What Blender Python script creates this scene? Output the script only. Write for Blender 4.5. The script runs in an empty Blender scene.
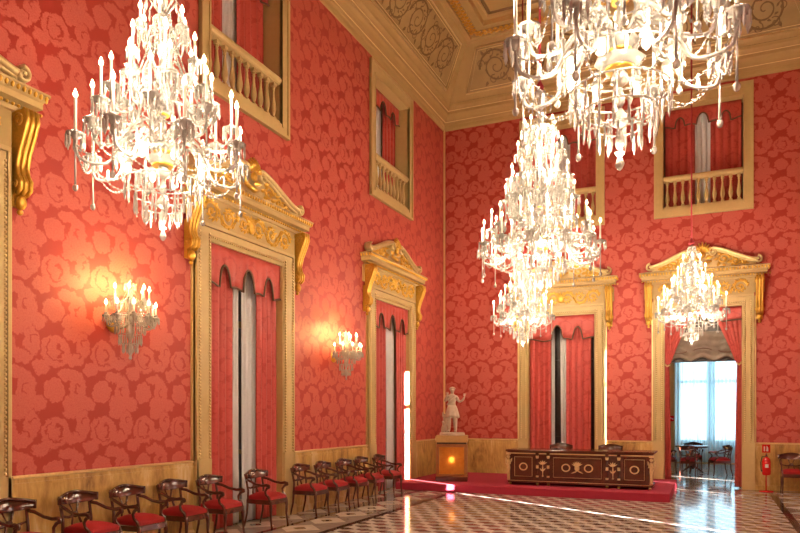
import bpy, math, random
from mathutils import Vector, Matrix
random.seed(7)
PI = math.pi
sc = bpy.context.scene
col = sc.collection

# ------------------------------------------------------------------ mesh builder
class MB:
    def __init__(s): s.v=[]; s.f=[]; s.sm=[]; s.M=None
    def P(s, p):
        p=Vector(p)
        if s.M is not None: p=s.M@p
        s.v.append(p); return len(s.v)-1
    def F(s, idx, sm=False): s.f.append(tuple(idx)); s.sm.append(sm)
    def box(s, x0,x1,y0,y1,z0,z1):
        b=[s.P(p) for p in ((x0,y0,z0),(x1,y0,z0),(x1,y1,z0),(x0,y1,z0),(x0,y0,z1),(x1,y0,z1),(x1,y1,z1),(x0,y1,z1))]
        for q in ((0,3,2,1),(4,5,6,7),(0,1,5,4),(1,2,6,5),(2,3,7,6),(3,0,4,7)): s.F([b[i] for i in q])
        return s
    def bbox(s, x0,x1,y0,y1,z0,z1,c=.01):   # box with chamfered vertical and horizontal edges
        prof=[(z0,c),(z0+c,0),(z1-c,0),(z1,c)]
        rings=[]
        for z,i in prof:
            pts=[(x0+c+i,y0+i,z),(x1-c-i,y0+i,z),(x1-i,y0+c+i,z),(x1-i,y1-c-i,z),(x1-c-i,y1-i,z),(x0+c+i,y1-i,z),(x0+i,y1-c-i,z),(x0+i,y0+c+i,z)]
            rings.append([s.P(p) for p in pts])
        for a,b in zip(rings,rings[1:]):
            for k in range(8): s.F((a[k],a[(k+1)%8],b[(k+1)%8],b[k]))
        s.F(rings[0][::-1]); s.F(rings[-1]); return s
    def tube(s, path, r, n=8, closed=False, flat=1.0, cap=True, up=None):
        path=[Vector(p) for p in path]; m=len(path)
        if not hasattr(r,'__len__'): r=[r]*m
        T=[]
        for i in range(m):
            a=path[i-1] if (i>0 or closed) else path[i]; b=path[(i+1)%m] if (i<m-1 or closed) else path[i]
            d=(b-a); d=d.normalized() if d.length>1e-9 else Vector((0,0,1)); T.append(d)
        ref=Vector(up) if up is not None else (Vector((0,0,1)) if abs(T[0].z)<.9 else Vector((1,0,0)))
        N=None; rings=[]
        for i in range(m):
            if up is not None or N is None: N=ref-T[i]*ref.dot(T[i])
            else: N=N-T[i]*N.dot(T[i])
            if N.length<1e-6: N=T[i].orthogonal()
            N.normalize(); B=T[i].cross(N)
            rings.append([s.P(path[i]+(N*math.cos(2*PI*k/n)*flat+B*math.sin(2*PI*k/n))*r[i]) for k in range(n)])
        rng=range(m if closed else m-1)
        for i in rng:
            a=rings[i]; b=rings[(i+1)%m]
            for k in range(n): s.F((a[k],a[(k+1)%n],b[(k+1)%n],b[k]),True)
        if cap and not closed:
            s.F(rings[0][::-1]); s.F(rings[-1])
        return s
    def lathe(s, prof, n=16, c=(0,0,0), sm=True, cap=True, flute=0):
        rings=[]
        for r,z in prof:
            rings.append([s.P((c[0]+r*(1+(flute if k%2 else 0))*math.cos(2*PI*k/n),c[1]+r*(1+(flute if k%2 else 0))*math.sin(2*PI*k/n),c[2]+z)) for k in range(n)])
        for a,b in zip(rings,rings[1:]):
            for k in range(n): s.F((a[k],a[(k+1)%n],b[(k+1)%n],b[k]),sm)
        if cap: s.F(rings[0][::-1]); s.F(rings[-1])
        return s
    def ball(s, c, r, n=8, m=5, sx=1,sy=1,sz=1):
        top=s.P((c[0],c[1],c[2]+r*sz)); bot=s.P((c[0],c[1],c[2]-r*sz)); rings=[]
        for j in range(1,m):
            ph=PI*j/m
            rings.append([s.P((c[0]+r*sx*math.sin(ph)*math.cos(2*PI*k/n),c[1]+r*sy*math.sin(ph)*math.sin(2*PI*k/n),c[2]+r*sz*math.cos(ph))) for k in range(n)])
        for k in range(n):
            s.F((top,rings[0][k],rings[0][(k+1)%n]),True); s.F((bot,rings[-1][(k+1)%n],rings[-1][k]),True)
        for a,b in zip(rings,rings[1:]):
            for k in range(n): s.F((a[k],b[k],b[(k+1)%n],a[(k+1)%n]),True)
        return s
    def drop(s, c, l, r, n=6):      # faceted crystal drop hanging from c
        prof=[(r*.25,0),(r*.8,-l*.12),(r*.6,-l*.3),(r,-l*.72),(r*.15,-l)]
        s.lathe([(a,b) for a,b in prof][::-1],n,c,False); return s
    def prism(s, poly, y0, y1, sm=False):   # polygon in x,z extruded along y
        a=[s.P((x,y0,z)) for x,z in poly]; b=[s.P((x,y1,z)) for x,z in poly]; n=len(poly)
        s.F(a); s.F(b[::-1])
        for k in range(n): s.F((a[(k+1)%n],a[k],b[k],b[(k+1)%n]),sm)
        return s
    def sweep(s, prof, L0, L1):     # profile (y,z) extruded along x
        a=[s.P((L0,y,z)) for y,z in prof]; b=[s.P((L1,y,z)) for y,z in prof]; n=len(prof)
        for k in range(n): s.F((a[k],a[(k+1)%n],b[(k+1)%n],b[k]))
        s.F(a[::-1]); s.F(b); return s
    def grid(s, pts, sm=True):      # pts[i][j]
        I=[[s.P(p) for p in row] for row in pts]
        for i in range(len(I)-1):
            for j in range(len(I[0])-1): s.F((I[i][j],I[i][j+1],I[i+1][j+1],I[i+1][j]),sm)
        return s
    def mesh(s, name, mat):
        me=bpy.data.meshes.new(name); me.from_pydata([tuple(v) for v in s.v],[],s.f); me.update()
        for p,k in zip(me.polygons,s.sm): p.use_smooth=k
        import bmesh
        bm=bmesh.new(); bm.from_mesh(me); bmesh.ops.recalc_face_normals(bm,faces=bm.faces); bm.to_mesh(me); bm.free()
        if mat: me.materials.append(mat)
        return me
    def build(s, name, mat, parent=None, solid=0):
        return link(name, s.mesh(name,mat), parent, solid=solid)

def link(name, me, parent=None, loc=(0,0,0), rz=0, solid=0):
    o=bpy.data.objects.new(name,me); col.objects.link(o); o.parent=parent; o.location=loc; o.rotation_euler=(0,0,rz)
    if solid:
        m=o.modifiers.new('solid','SOLIDIFY'); m.thickness=solid; m.offset=0
    return o
def tag(o,label=None,cat=None,group=None,kind=None):
    if label: o['label']=label
    if cat: o['category']=cat
    if group: o['group']=group
    if kind: o['kind']=kind
    return o
def thing(name,label,cat,loc=(0,0,0),rz=0,group=None):
    o=bpy.data.objects.new(name,None); col.objects.link(o); o.location=loc; o.rotation_euler=(0,0,rz); o.empty_display_size=.1
    return tag(o,label,cat,group)
def struct(name,mb,mat,parent=None): return tag(mb.build(name,mat,parent),kind='structure')
KIDS={}
def copy_tree(o,parent=None):
    c=o.copy(); col.objects.link(c)
    if parent: c.parent=parent
    for ch in list(o.children): copy_tree(ch,c)
    return c

# ------------------------------------------------------------------ materials
class NT:
    def __init__(s,name):
        s.m=bpy.data.materials.new(name); s.m.use_nodes=True; s.t=s.m.node_tree; s.t.nodes.clear()
        s.out=s.t.nodes.new('ShaderNodeOutputMaterial')
        s.b=s.t.nodes.new('ShaderNodeBsdfPrincipled'); s.t.links.new(s.b.outputs[0],s.out.inputs[0])
    def n(s,typ,**k):
        o=s.t.nodes.new(typ)
        for a,b in k.items(): setattr(o,a,b)
        return o
    def l(s,a,b): s.t.links.new(a,b)
    def put(s,sock,v):
        if isinstance(v,bpy.types.NodeSocket): s.l(v,sock)
        else: sock.default_value=v
    def math(s,op,a,b=0,c=0,clamp=False):
        o=s.n('ShaderNodeMath',operation=op,use_clamp=clamp); s.put(o.inputs[0],a); s.put(o.inputs[1],b); s.put(o.inputs[2],c); return o.outputs[0]
    def vm(s,op,a,b=(0,0,0),c=(0,0,0)):
        o=s.n('ShaderNodeVectorMath',operation=op); s.put(o.inputs[0],a); s.put(o.inputs[1],b)
        if op in('WRAP','MULTIPLY_ADD'): s.put(o.inputs[2],c)
        return o.outputs['Value'] if op in('LENGTH','DISTANCE','DOT_PRODUCT') else o.outputs[0]
    def mix(s,f,a,b):
        o=s.n('ShaderNodeMix',data_type='RGBA'); s.put(o.inputs[0],f)
        s.put(o.inputs[6],(*a,1) if isinstance(a,tuple) else a); s.put(o.inputs[7],(*b,1) if isinstance(b,tuple) else b); return o.outputs[2]
    def obj(s): return s.n('ShaderNodeTexCoord').outputs['Object']
    def noise(s,vec,scale,detail=3,rough=.5,dist=0):
        o=s.n('ShaderNodeTexNoise'); s.put(o.inputs['Vector'],vec); o.inputs['Scale'].default_value=scale; o.inputs['Detail'].default_value=detail
        o.inputs['Roughness'].default_value=rough; o.inputs['Distortion'].default_value=dist; return o
    def ramp(s,f,stops):
        o=s.n('ShaderNodeValToRGB'); s.put(o.inputs[0],f); e=o.color_ramp.elements
        while len(e)<len(stops): e.new(.5)
        for q,(p,c) in zip(e,stops): q.position=p; q.color=(*c,1)
        return o.outputs[0]
    def bump(s,h,strength=.3,dist=.01):
        o=s.n('ShaderNodeBump'); s.put(o.inputs['Height'],h); o.inputs['Strength'].default_value=strength; o.inputs['Distance'].default_value=dist
        s.l(o.outputs[0],s.b.inputs['Normal'])
    def set(s,**k):
        names={'base':'Base Color','rough':'Roughness','metal':'Metallic','trans':'Transmission Weight','ior':'IOR','coat':'Coat Weight','spec':'Specular IOR Level','ec':'Emission Color','es':'Emission Strength','sheen':'Sheen Weight','alpha':'Alpha'}
        for a,v in k.items():
            if isinstance(v,tuple): v=(*v,1)
            s.put(s.b.inputs[names[a]],v)
        return s

def simple(name,c,rough=.5,metal=0,var=.12,scale=12,**k):
    m=NT(name); nz=m.noise(m.obj(),scale,4)
    f=m.math('MULTIPLY',nz.outputs[0],1)
    d=tuple(x*(1-var*1.6) for x in c); e=tuple(min(1,x*(1+var)) for x in c)
    m.set(base=m.mix(f,d,e),rough=rough,metal=metal,**k); return m.m

def damask(name,axes,light,dark,sx=.61,sz=.83,contrast=1.0,rough=.55):
    m=NT(name); o=m.obj(); sep=m.n('ShaderNodeSeparateXYZ'); m.l(o,sep.inputs[0])
    u=sep.outputs[0 if axes=='XZ' else 1]; v=sep.outputs[2]
    cmb=m.n('ShaderNodeCombineXYZ'); m.l(u,cmb.inputs[0]); m.l(v,cmb.inputs[1]); p=cmb.outputs[0]
    # leafy scalloped edges
    n1=m.noise(p,13,4,.6); w=m.vm('SUBTRACT',n1.outputs[1],(.5,.5,.5)); w=m.vm('MULTIPLY',w,(.13,.13,0)); p2=m.vm('ADD',p,w)
    def dist(cx,cz,ex=1,ez=1):
        q=m.vm('SUBTRACT',p2,(cx*sx,cz*sz,0)); q=m.vm('WRAP',q,(sx/2,sz/2,1),(-sx/2,-sz/2,-1))
        q=m.vm('MULTIPLY',q,(1/ex,1/ez,0))
        return m.vm('LENGTH',q)
    # round medallion, big curling leaf, rising palm leaf and small sprays
    blobs=[(.22,.22,.118,1,1),(.70,.20,.100,1,1.9),(.25,.70,.150,1.05,1),(.62,.62,.075,1.5,.9),(.80,.80,.085,1,1.6),(.97,.50,.070,1.3,1),(.50,.42,.07,1.7,.8),(.55,.95,.070,1.3,1),(.92,.06,.06,1.4,1.2),(.47,.08,.05,1,1.5)]
    d=None
    for (a,b,r,ex,ez) in blobs:
        q=m.math('SUBTRACT',dist(a,b,ex,ez),r*1.09)
        d=q if d is None else m.math('MINIMUM',d,q)
    med=dist(.22,.22)
    gap=m.math('SUBTRACT',m.math('ABSOLUTE',m.math('SUBTRACT',med,.136)),.010)
    d=m.math('MAXIMUM',d,m.math('MULTIPLY',gap,-1))
    def curl(cx,cz,R_,w_,dx,dz):
        rr=dist(cx,cz); ring=m.math('SUBTRACT',m.math('ABSOLUTE',m.math('SUBTRACT',rr,R_)),w_)
        q=m.vm('SUBTRACT',p2,(cx*sx,cz*sz,0)); q=m.vm('WRAP',q,(sx/2,sz/2,1),(-sx/2,-sz/2,-1)); k=m.vm('DOT_PRODUCT',q,(dx,dz,0))
        return m.math('MAXIMUM',ring,m.math('MULTIPLY',k,-1))
    for a in ((.27,.70,.062,.014,1,.25),(.27,.72,.118,.008,-.8,-.6),(.72,.24,.05,.008,-1,.2),(.66,.66,.05,.008,.3,1),(.85,.84,.04,.008,-.6,.5)):
        d=m.math('MAXIMUM',d,m.math('MULTIPLY',curl(*a),-1))
    g=m.math('MULTIPLY_ADD',d,75,.4,clamp=True)         # 0 leaf, 1 ground
    n2=m.noise(p,55,3); ve2=m.math('MULTIPLY',m.math('SUBTRACT',n2.outputs[0],.42,clamp=True),.9)
    ve=m.math('MULTIPLY_ADD',m.math('SINE',m.math('MULTIPLY',med,260)),.08,.06,clamp=True)
    g2=m.math('ADD',m.math('MULTIPLY',g,contrast),m.math('ADD',ve,ve2),clamp=True)
    m.set(base=m.mix(g2,light,dark),rough=m.math('MULTIPLY_ADD',g,-.12,rough),spec=.35)
    return m.m

DL=(.53,.115,.085); DD=(.37,.034,.027)
M={}
M['dam_yz']=damask('red_damask_side','YZ',DL,DD)
M['dam_xz']=damask('red_damask_end','XZ',DL,DD)
M['dam_cur']=damask('curtain_damask','XZ',(.52,.085,.07),(.40,.045,.04),sx=.5,sz=.7,contrast=.7,rough=.45)
M['tan']=simple('painted_ochre_wood',(.50,.345,.135),.45,var=.06)
M['tan2']=simple('painted_ochre_light',(.57,.41,.175),.45,var=.06)
M['ceil']=simple('ceiling_ochre',(.50,.34,.135),.5,var=.08,scale=3)
M['ceil_panel']=simple('ceiling_panel_ochre',(.42,.29,.12),.55,var=.15,scale=4)
M['scroll']=simple('brown_painted_scrolls',(.20,.12,.045),.55,var=.2)
M['gold']=simple('gilding',(.83,.50,.09),.3,.75,var=.18,scale=40)
M['gold2']=simple('pale_gilding',(.88,.68,.33),.32,.6,var=.15,scale=40)
M['mahog']=simple('polished_mahogany',(.095,.022,.012),.16,var=.5,scale=9,coat=.6)
M['mahog2']=simple('desk_mahogany',(.11,.028,.014),.22,var=.35,scale=7,coat=.4)
M['darkwood']=simple('dark_door_wood',(.03,.015,.012),.3,var=.3)
M['velvet']=simple('red_velvet',(.33,.004,.008),.75,var=.15,scale=30)
M['carpet']=simple('crimson_carpet',(.36,.018,.045),.9,var=.18,scale=60)
M['statue']=simple('pale_terracotta_stone',(.52,.40,.30),.6,var=.2,scale=14)
M['brass']=simple('brass',(.8,.55,.2),.25,.9)
M['taupe']=simple('taupe_silk',(.20,.15,.11),.4,var=.3,scale=8)
M['cord']=simple('red_cord',(.32,.02,.03),.7)
M['candle']=simple('white_candle_sleeve',(.85,.80,.70),.4,var=.03)
M['extred']=simple('extinguisher_red',(.6,.01,.01),.25,var=.04)
M['white']=simple('white_paint',(.8,.8,.8),.4,var=.03)
M['black']=simple('black_rubber',(.02,.02,.02),.4)
M['fringe']=simple('brown_fringe',(.14,.07,.04),.6)
M['outer']=simple('plain_plaster',(.45,.38,.3),.8)
M['amberwood']=simple('amber_wood',(.30,.12,.035),.3,var=.3)
M['shutter']=simple('grey_shutter',(.20,.21,.23),.6)
M['ochrewall']=simple('ochre_wall',(.50,.30,.10),.6)

def crystal():
    m=NT('crystal'); nz=m.noise(m.obj(),60,2)
    m.set(base=(.96,.93,.88),rough=.09,trans=.60,ior=1.5,spec=.9)
    return m.m
M['crystal']=crystal()
def glass_mat():
    m=NT('window_glass'); tp=m.n('ShaderNodeBsdfTransparent'); gl=m.n('ShaderNodeBsdfGlossy'); gl.inputs['Roughness'].default_value=.02
    mx=m.n('ShaderNodeMixShader'); mx.inputs[0].default_value=.07; m.l(tp.outputs[0],mx.inputs[1]); m.l(gl.outputs[0],mx.inputs[2]); m.l(mx.outputs[0],m.out.inputs[0]); m.t.nodes.remove(m.b); return m.m
M['glass']=glass_mat()
def bulb_mat():
    m=NT('lit_bulb'); m.set(base=(1,.9,.7),ec=(1,.80,.50),es=11.0); m.m.cycles.emission_sampling='NONE'; return m.m
M['bulb']=bulb_mat()
M['bulb2']=bulb_mat(); M['bulb2'].node_tree.nodes['Principled BSDF'].inputs['Emission Strength'].default_value=40
def sheer(name,c,tr,transp):
    m=NT(name); t=m.n('ShaderNodeBsdfTranslucent'); t.inputs[0].default_value=(*c,1)
    d=m.n('ShaderNodeBsdfDiffuse'); d.inputs[0].default_value=(*c,1)
    mx=m.n('ShaderNodeMixShader'); mx.inputs[0].default_value=tr; m.l(d.outputs[0],mx.inputs[1]); m.l(t.outputs[0],mx.inputs[2])
    tp=m.n('ShaderNodeBsdfTransparent'); m2=m.n('ShaderNodeMixShader'); m2.inputs[0].default_value=transp
    w=m.noise(m.vm('MULTIPLY',m.obj(),(1,1,.02)),14,3)
    m.l(m.math('MULTIPLY',w.outputs[0],transp*2),m2.inputs[0])
    m.l(mx.outputs[0],m2.inputs[1]); m.l(tp.outputs[0],m2.inputs[2]); m.l(m2.outputs[0],m.out.inputs[0]); m.t.nodes.remove(m.b); return m.m
M['sheer']=sheer('white_sheer',(.80,.81,.83),.25,.02)
M['sheer2']=sheer('thin_sheer',(.78,.88,.92),.7,.5)

def marble_dado():
    m=NT('yellow_veined_marble'); o=m.obj(); q=m.vm('MULTIPLY',o,(1,1,.28))
    a=m.noise(q,3.2,8,.62,.8); b=m.noise(q,22,5,.6)
    f=m.math('ADD',m.math('MULTIPLY',a.outputs[0],.75),m.math('MULTIPLY',b.outputs[0],.25))
    m.set(base=m.ramp(f,[(.36,(.20,.10,.03)),(.46,(.46,.27,.08)),(.54,(.60,.38,.12)),(.64,(.74,.58,.32))]),rough=.28); return m.m
M['dado']=marble_dado()

def carved(name,c,rough,metal,scale,strength):
    m=NT(name); o=m.obj(); v=m.n('ShaderNodeTexVoronoi',feature='SMOOTH_F1'); m.l(o,v.inputs['Vector']); v.inputs['Scale'].default_value=scale
    m.set(base=c,rough=rough,metal=metal); m.bump(v.outputs['Distance'],strength,.03); return m.m
M['carve']=carved('carved_gilding',(.83,.50,.10),.33,.7,30,.9)

def floor_mat():
    m=NT('marble_floor'); o=m.obj(); sep=m.n('ShaderNodeSeparateXYZ'); m.l(o,sep.inputs[0]); X,Y=sep.outputs[0],sep.outputs[1]
    W=.30
    p=m.vm('MULTIPLY',o,(1/W,1/W,0)); r=(1,1.7320508,1); h=(.5,.8660254,0)
    a=m.vm('WRAP',p,(.5,.8660254,1),(-.5,-.8660254,-1)); a=m.vm('MULTIPLY',a,(1,1,0))
    b=m.vm('WRAP',m.vm('SUBTRACT',p,h),(.5,.8660254,1),(-.5,-.8660254,-1)); b=m.vm('MULTIPLY',b,(1,1,0))
    f=m.math('LESS_THAN',m.vm('LENGTH',a),m.vm('LENGTH',b))
    mx=m.n('ShaderNodeMix',data_type='VECTOR'); m.put(mx.inputs[0],f); m.put(mx.inputs[4],b); m.put(mx.inputs[5],a); gv=mx.outputs[1]
    s=m.n('ShaderNodeSeparateXYZ'); m.l(gv,s.inputs[0])
    ang=m.math('ARCTAN2',s.outputs[1],s.outputs[0]); ang=m.math('MULTIPLY_ADD',ang,1/(2*PI),1+1/12)
    k=m.math('MULTIPLY',m.math('FRACT',ang),3)
    t=m.ramp(m.math('DIVIDE',k,3),[(0,(.72,.63,.55)),(.3333,(.50,.42,.37)),(.6666,(.14,.105,.095))]); t.node.color_ramp.interpolation='CONSTANT'
    # border field between the dark lines: diamonds
    q=m.vm('MULTIPLY',o,(1/.75,1/.75,0)); q=m.vm('WRAP',q,(.5,.5,1),(-.5,-.5,-1)); s3=m.n('ShaderNodeSeparateXYZ'); m.l(q,s3.inputs[0])
    dd=m.math('ADD',m.math('ABSOLUTE',s3.outputs[0]),m.math('ABSOLUTE',s3.outputs[1]))
    t2=m.ramp(dd,[(0,(.12,.09,.08)),(.14,(.72,.62,.52)),(.44,(.36,.29,.25))]); t2.node.color_ramp.interpolation='CONSTANT'
    xc=m.math('ABSOLUTE',m.math('ADD',X,1.82))      # distance from the room's long axis
    yc=m.math('SUBTRACT',Y,3.0)
    yy=m.math('ABSOLUTE',m.math('SUBTRACT',Y,6.7))
    dx=m.math('SUBTRACT',xc,2.95); dy=m.math('SUBTRACT',yy,8.55)
    e=m.math('MAXIMUM',dx,dy)                         # >0 outside the inner field
    inside=m.math('LESS_THAN',e,0)
    c=m.mix(inside,t2,t)
    l1=m.math('LESS_THAN',m.math('ABSOLUTE',m.math('SUBTRACT',e,.0)),.055)
    l2=m.math('LESS_THAN',m.math('ABSOLUTE',m.math('SUBTRACT',e,.76)),.045)
    ln=m.math('MAXIMUM',l1,l2)
    c=m.mix(ln,c,(.035,.02,.018))
    nz=m.noise(o,5,8,.65,1.2); c2=m.n('ShaderNodeMix',data_type='RGBA',blend_type='MULTIPLY'); m.put(c2.inputs[0],.45); m.l(c,c2.inputs[6]); m.put(c2.inputs[7],m.ramp(nz.outputs[0],[(.35,(.55,.5,.45)),(.6,(1,1,1))]))
    nr=m.noise(o,1.5,3)
    m.set(base=c2.outputs[2],rough=m.math('MULTIPLY_ADD',nr.outputs[0],.06,.07),spec=.42)
    return m.m
M['floor']=floor_mat()
def pane_mat():
    m=NT('amber_onyx_pane'); o=m.obj(); nz=m.noise(o,5,6,.6,1.5)
    c=m.ramp(nz.outputs[0],[(.3,(.75,.30,.06)),(.6,(.95,.55,.16))])
    t=m.n('ShaderNodeBsdfTranslucent'); m.l(c,t.inputs[0]); m.l(c,m.b.inputs[0]); m.b.inputs['Roughness'].default_value=.15
    mx=m.n('ShaderNodeMixShader'); mx.inputs[0].default_value=.6; m.l(m.b.outputs[0],mx.inputs[1]); m.l(t.outputs[0],mx.inputs[2])
    rf=m.n('ShaderNodeBsdfRefraction'); rf.inputs['Color'].default_value=(1,.75,.35,1); rf.inputs['Roughness'].default_value=.35; rf.inputs['IOR'].default_value=1.15
    m3=m.n('ShaderNodeMixShader'); m3.inputs[0].default_value=.35; m.l(mx.outputs[0],m3.inputs[1]); m.l(rf.outputs[0],m3.inputs[2]); m.l(m3.outputs[0],m.out.inputs[0]); return m.m
M['onyx']=pane_mat()

# ------------------------------------------------------------------ dimensions
XL,XR,YB,YF=-6.15,2.55,16.4,-2.6
ZC=8.78; ZT=10.34; TH=.42
# side windows (Y centres) and back wall openings (X centres)
SY=[3.33,8.25,13.25]; SH=.885           # half opening on side walls
BXs=[-3.2,-.15]; BH=.81
OPZ=3.93; UZ0,UZ1=6.12,8.42
U_S=.87; U_B=.82

def wall(name,axis,pos,out,lo,hi,zhi,holes,mat):
    # slab with rectangular holes; axis 'Y' = wall runs along Y at x=pos, thickness towards out
    us=sorted({lo,hi}|{h[0] for h in holes}|{h[1] for h in holes}); zs=sorted({0,zhi}|{h[2] for h in holes}|{h[3] for h in holes})
    g=MB(); inb=lambda i,j: 0<=i<len(us)-1 and 0<=j<len(zs)-1 and not any(h[0]<=(us[i]+us[i+1])/2<=h[1] and h[2]<=(zs[j]+zs[j+1])/2<=h[3] for h in holes)
    def P(u,z,d):
        w=pos+out*d
        return (w,u,z) if axis=='Y' else (u,w,z)
    for i in range(len(us)-1):
        for j in range(len(zs)-1):
            if not inb(i,j): continue
            u0,u1,z0,z1=us[i],us[i+1],zs[j],zs[j+1]
            q=lambda pts: g.F([g.P(p) for p in pts])
            q([P(u0,z0,0),P(u1,z0,0),P(u1,z1,0),P(u0,z1,0)]); q([P(u0,z0,TH),P(u1,z0,TH),P(u1,z1,TH),P(u0,z1,TH)])
            if not inb(i-1,j): q([P(u0,z0,0),P(u0,z1,0),P(u0,z1,TH),P(u0,z0,TH)])
            if not inb(i+1,j): q([P(u1,z0,0),P(u1,z1,0),P(u1,z1,TH),P(u1,z0,TH)])
            if not inb(i,j-1): q([P(u0,z0,0),P(u1,z0,0),P(u1,z0,TH),P(u0,z0,TH)])
            if not inb(i,j+1): q([P(u0,z1,0),P(u1,z1,0),P(u1,z1,TH),P(u0,z1,TH)])
    me=g.mesh(name,mat)
    import bmesh
    bm=bmesh.new(); bm.from_mesh(me); bmesh.ops.remove_doubles(bm,verts=bm.verts,dist=1e-4); bmesh.ops.recalc_face_normals(bm,faces=bm.faces); bm.to_mesh(me); bm.free()
    return tag(link(name,me),kind='structure')
side_holes=[(c-SH,c+SH,0,OPZ) for c in SY]+[(c-U_S,c+U_S,UZ0,UZ1) for c in SY]
wall('wall_left','Y',XL,-1,YF-TH,YB+TH,ZT+.3,side_holes,M['dam_yz'])
wall('wall_right','Y',XR,1,YF-TH,YB+TH,ZT+.3,side_holes,M['dam_yz'])
wall('wall_back','X',YB,1,XL,XR,ZT+.3,[(c-BH,c+BH,0,OPZ) for c in BXs]+[(c-U_B,c+U_B,UZ0,UZ1) for c in BXs],M['dam_xz'])
wall('wall_front','X',YF,-1,XL,XR,ZT+.3,[],M['dam_xz'])
struct('floor',MB().box(XL-TH,XR+TH,YF-TH,26,-.2,0),M['floor'])

# dado, fillets and corner strips: one set per wall
def frame_mat(side):
    if side=='left': return Matrix.Translation((XL,0,0))@Matrix.Rotation(PI/2,4,'Z')
    if side=='right': return Matrix.Translation((XR,0,0))@Matrix.Rotation(-PI/2,4,'Z')
    if side=='back': return Matrix.Translation((0,YB,0))
    return Matrix.Translation((0,YF,0))@Matrix.Rotation(PI,4,'Z')
def spans(lo,hi,gaps):
    out=[]; c=lo
    for a,b in sorted(gaps):
        if a>c: out.append((c,a))
        c=max(c,b)
    if c<hi: out.append((c,hi))
    return out
CH_S,CH_B=1.155,1.0
tn=1
for side in ('left','right','back','front'):
    if side=='left': sp=spans(YF,YB,[(c-CH_S,c+CH_S) for c in SY])
    elif side=='right': sp=[(-b,-a) for a,b in spans(YF,YB,[(c-CH_S,c+CH_S) for c in SY])]
    elif side=='back': sp=spans(XL,XR,[(c-CH_B,c+CH_B) for c in BXs])
    else: sp=[(-XR,-XL)]
    lo,hi=min(a for a,b in sp),max(b for a,b in sp)
    g=MB(); g.M=frame_mat(side); fz=MB(); fz.M=g.M
    for a,b in sp:
        g.box(a,b,-.025,0,0,.90); g.box(a,b,-.032,0,.90,.925); g.box(a,b,-.022,0,.925,.965)
        g.sweep([(0,0),(0,.1),(-.035,.1),(-.05,.085),(-.05,0)],a,b)
        fz.sweep([(0,.965),(-.02,.965),(-.035,.975),(-.035,.985),(-.015,1.0),(0,1.0)],a,b)
        for x in (a,b):
            s=1 if x==a else -1
            xx=sorted((x+s*.012,x+s*.04)); fz.box(xx[0],xx[1],-.025,0,1.0,ZC if abs(x-lo)<.01 or abs(x-hi)<.01 else 4.1)
    struct('baseboard_'+side,g,M['dado']); struct('trim_%d'%tn,fz,M['gold2']); tn+=1

# ------------------------------------------------------------------ cornice, cove and ceiling
def ring_sweep(prof,mat,name,closed=False):
    g=MB(); rows=[]
    for d,z in prof:
        rows.append([g.P(p) for p in ((XL+d,YF+d,z),(XR-d,YF+d,z),(XR-d,YB-d,z),(XL+d,YB-d,z))])
    n=len(rows)
    for i in range(n if closed else n-1):
        a=rows[i]; b=rows[(i+1)%n]
        for k in range(4): g.F((a[k],a[(k+1)%4],b[(k+1)%4],b[k]))
    return struct(name,g,mat)
ring_sweep([(0,8.74),(.015,8.74),(.03,8.78),(.03,8.86),(.05,8.87),(.055,8.93),(.09,8.95),(.10,9.00),(.12,9.05),(.17,9.09),(.17,9.15),(.20,9.16),(.22,9.20),(.26,9.23),(.27,9.29),(.245,9.31),(.20,9.32),(.0,9.33)],M['ceil'],'trim_5',True)
C0=(.25,9.31); C1=(.92,10.34)
ring_sweep([(0,9.315),C0,(.27,9.36),C1,(.97,10.34),(1.0,10.30),(1.08,10.30),(1.10,10.34),(1.28,10.34),(1.28,10.50),(0,10.5)],M['ceil'],'ceiling')
ring_sweep([(1.28,10.36),(1.42,10.36),(1.44,10.32),(1.50,10.32),(1.52,10.42),(1.62,10.42),(1.66,10.46)],M['ceil'],'trim_6')
struct('ceiling.001',MB().box(XL+1.5,XR-1.5,YF+1.5,YB-1.5,10.46,10.55),M['ceil'])
ring_sweep([(.17,9.155),(.195,9.150),(.205,9.175),(.18,9.18)],M['gold2'],'trim_7',True)
ring_sweep([(.055,8.935),(.075,8.93),(.08,8.95),(.06,8.955)],M['gold2'],'trim_8',True)
ring_sweep([(1.66,10.455),(1.70,10.42),(1.74,10.455)],M['scroll'],'trim_10',True)

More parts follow.
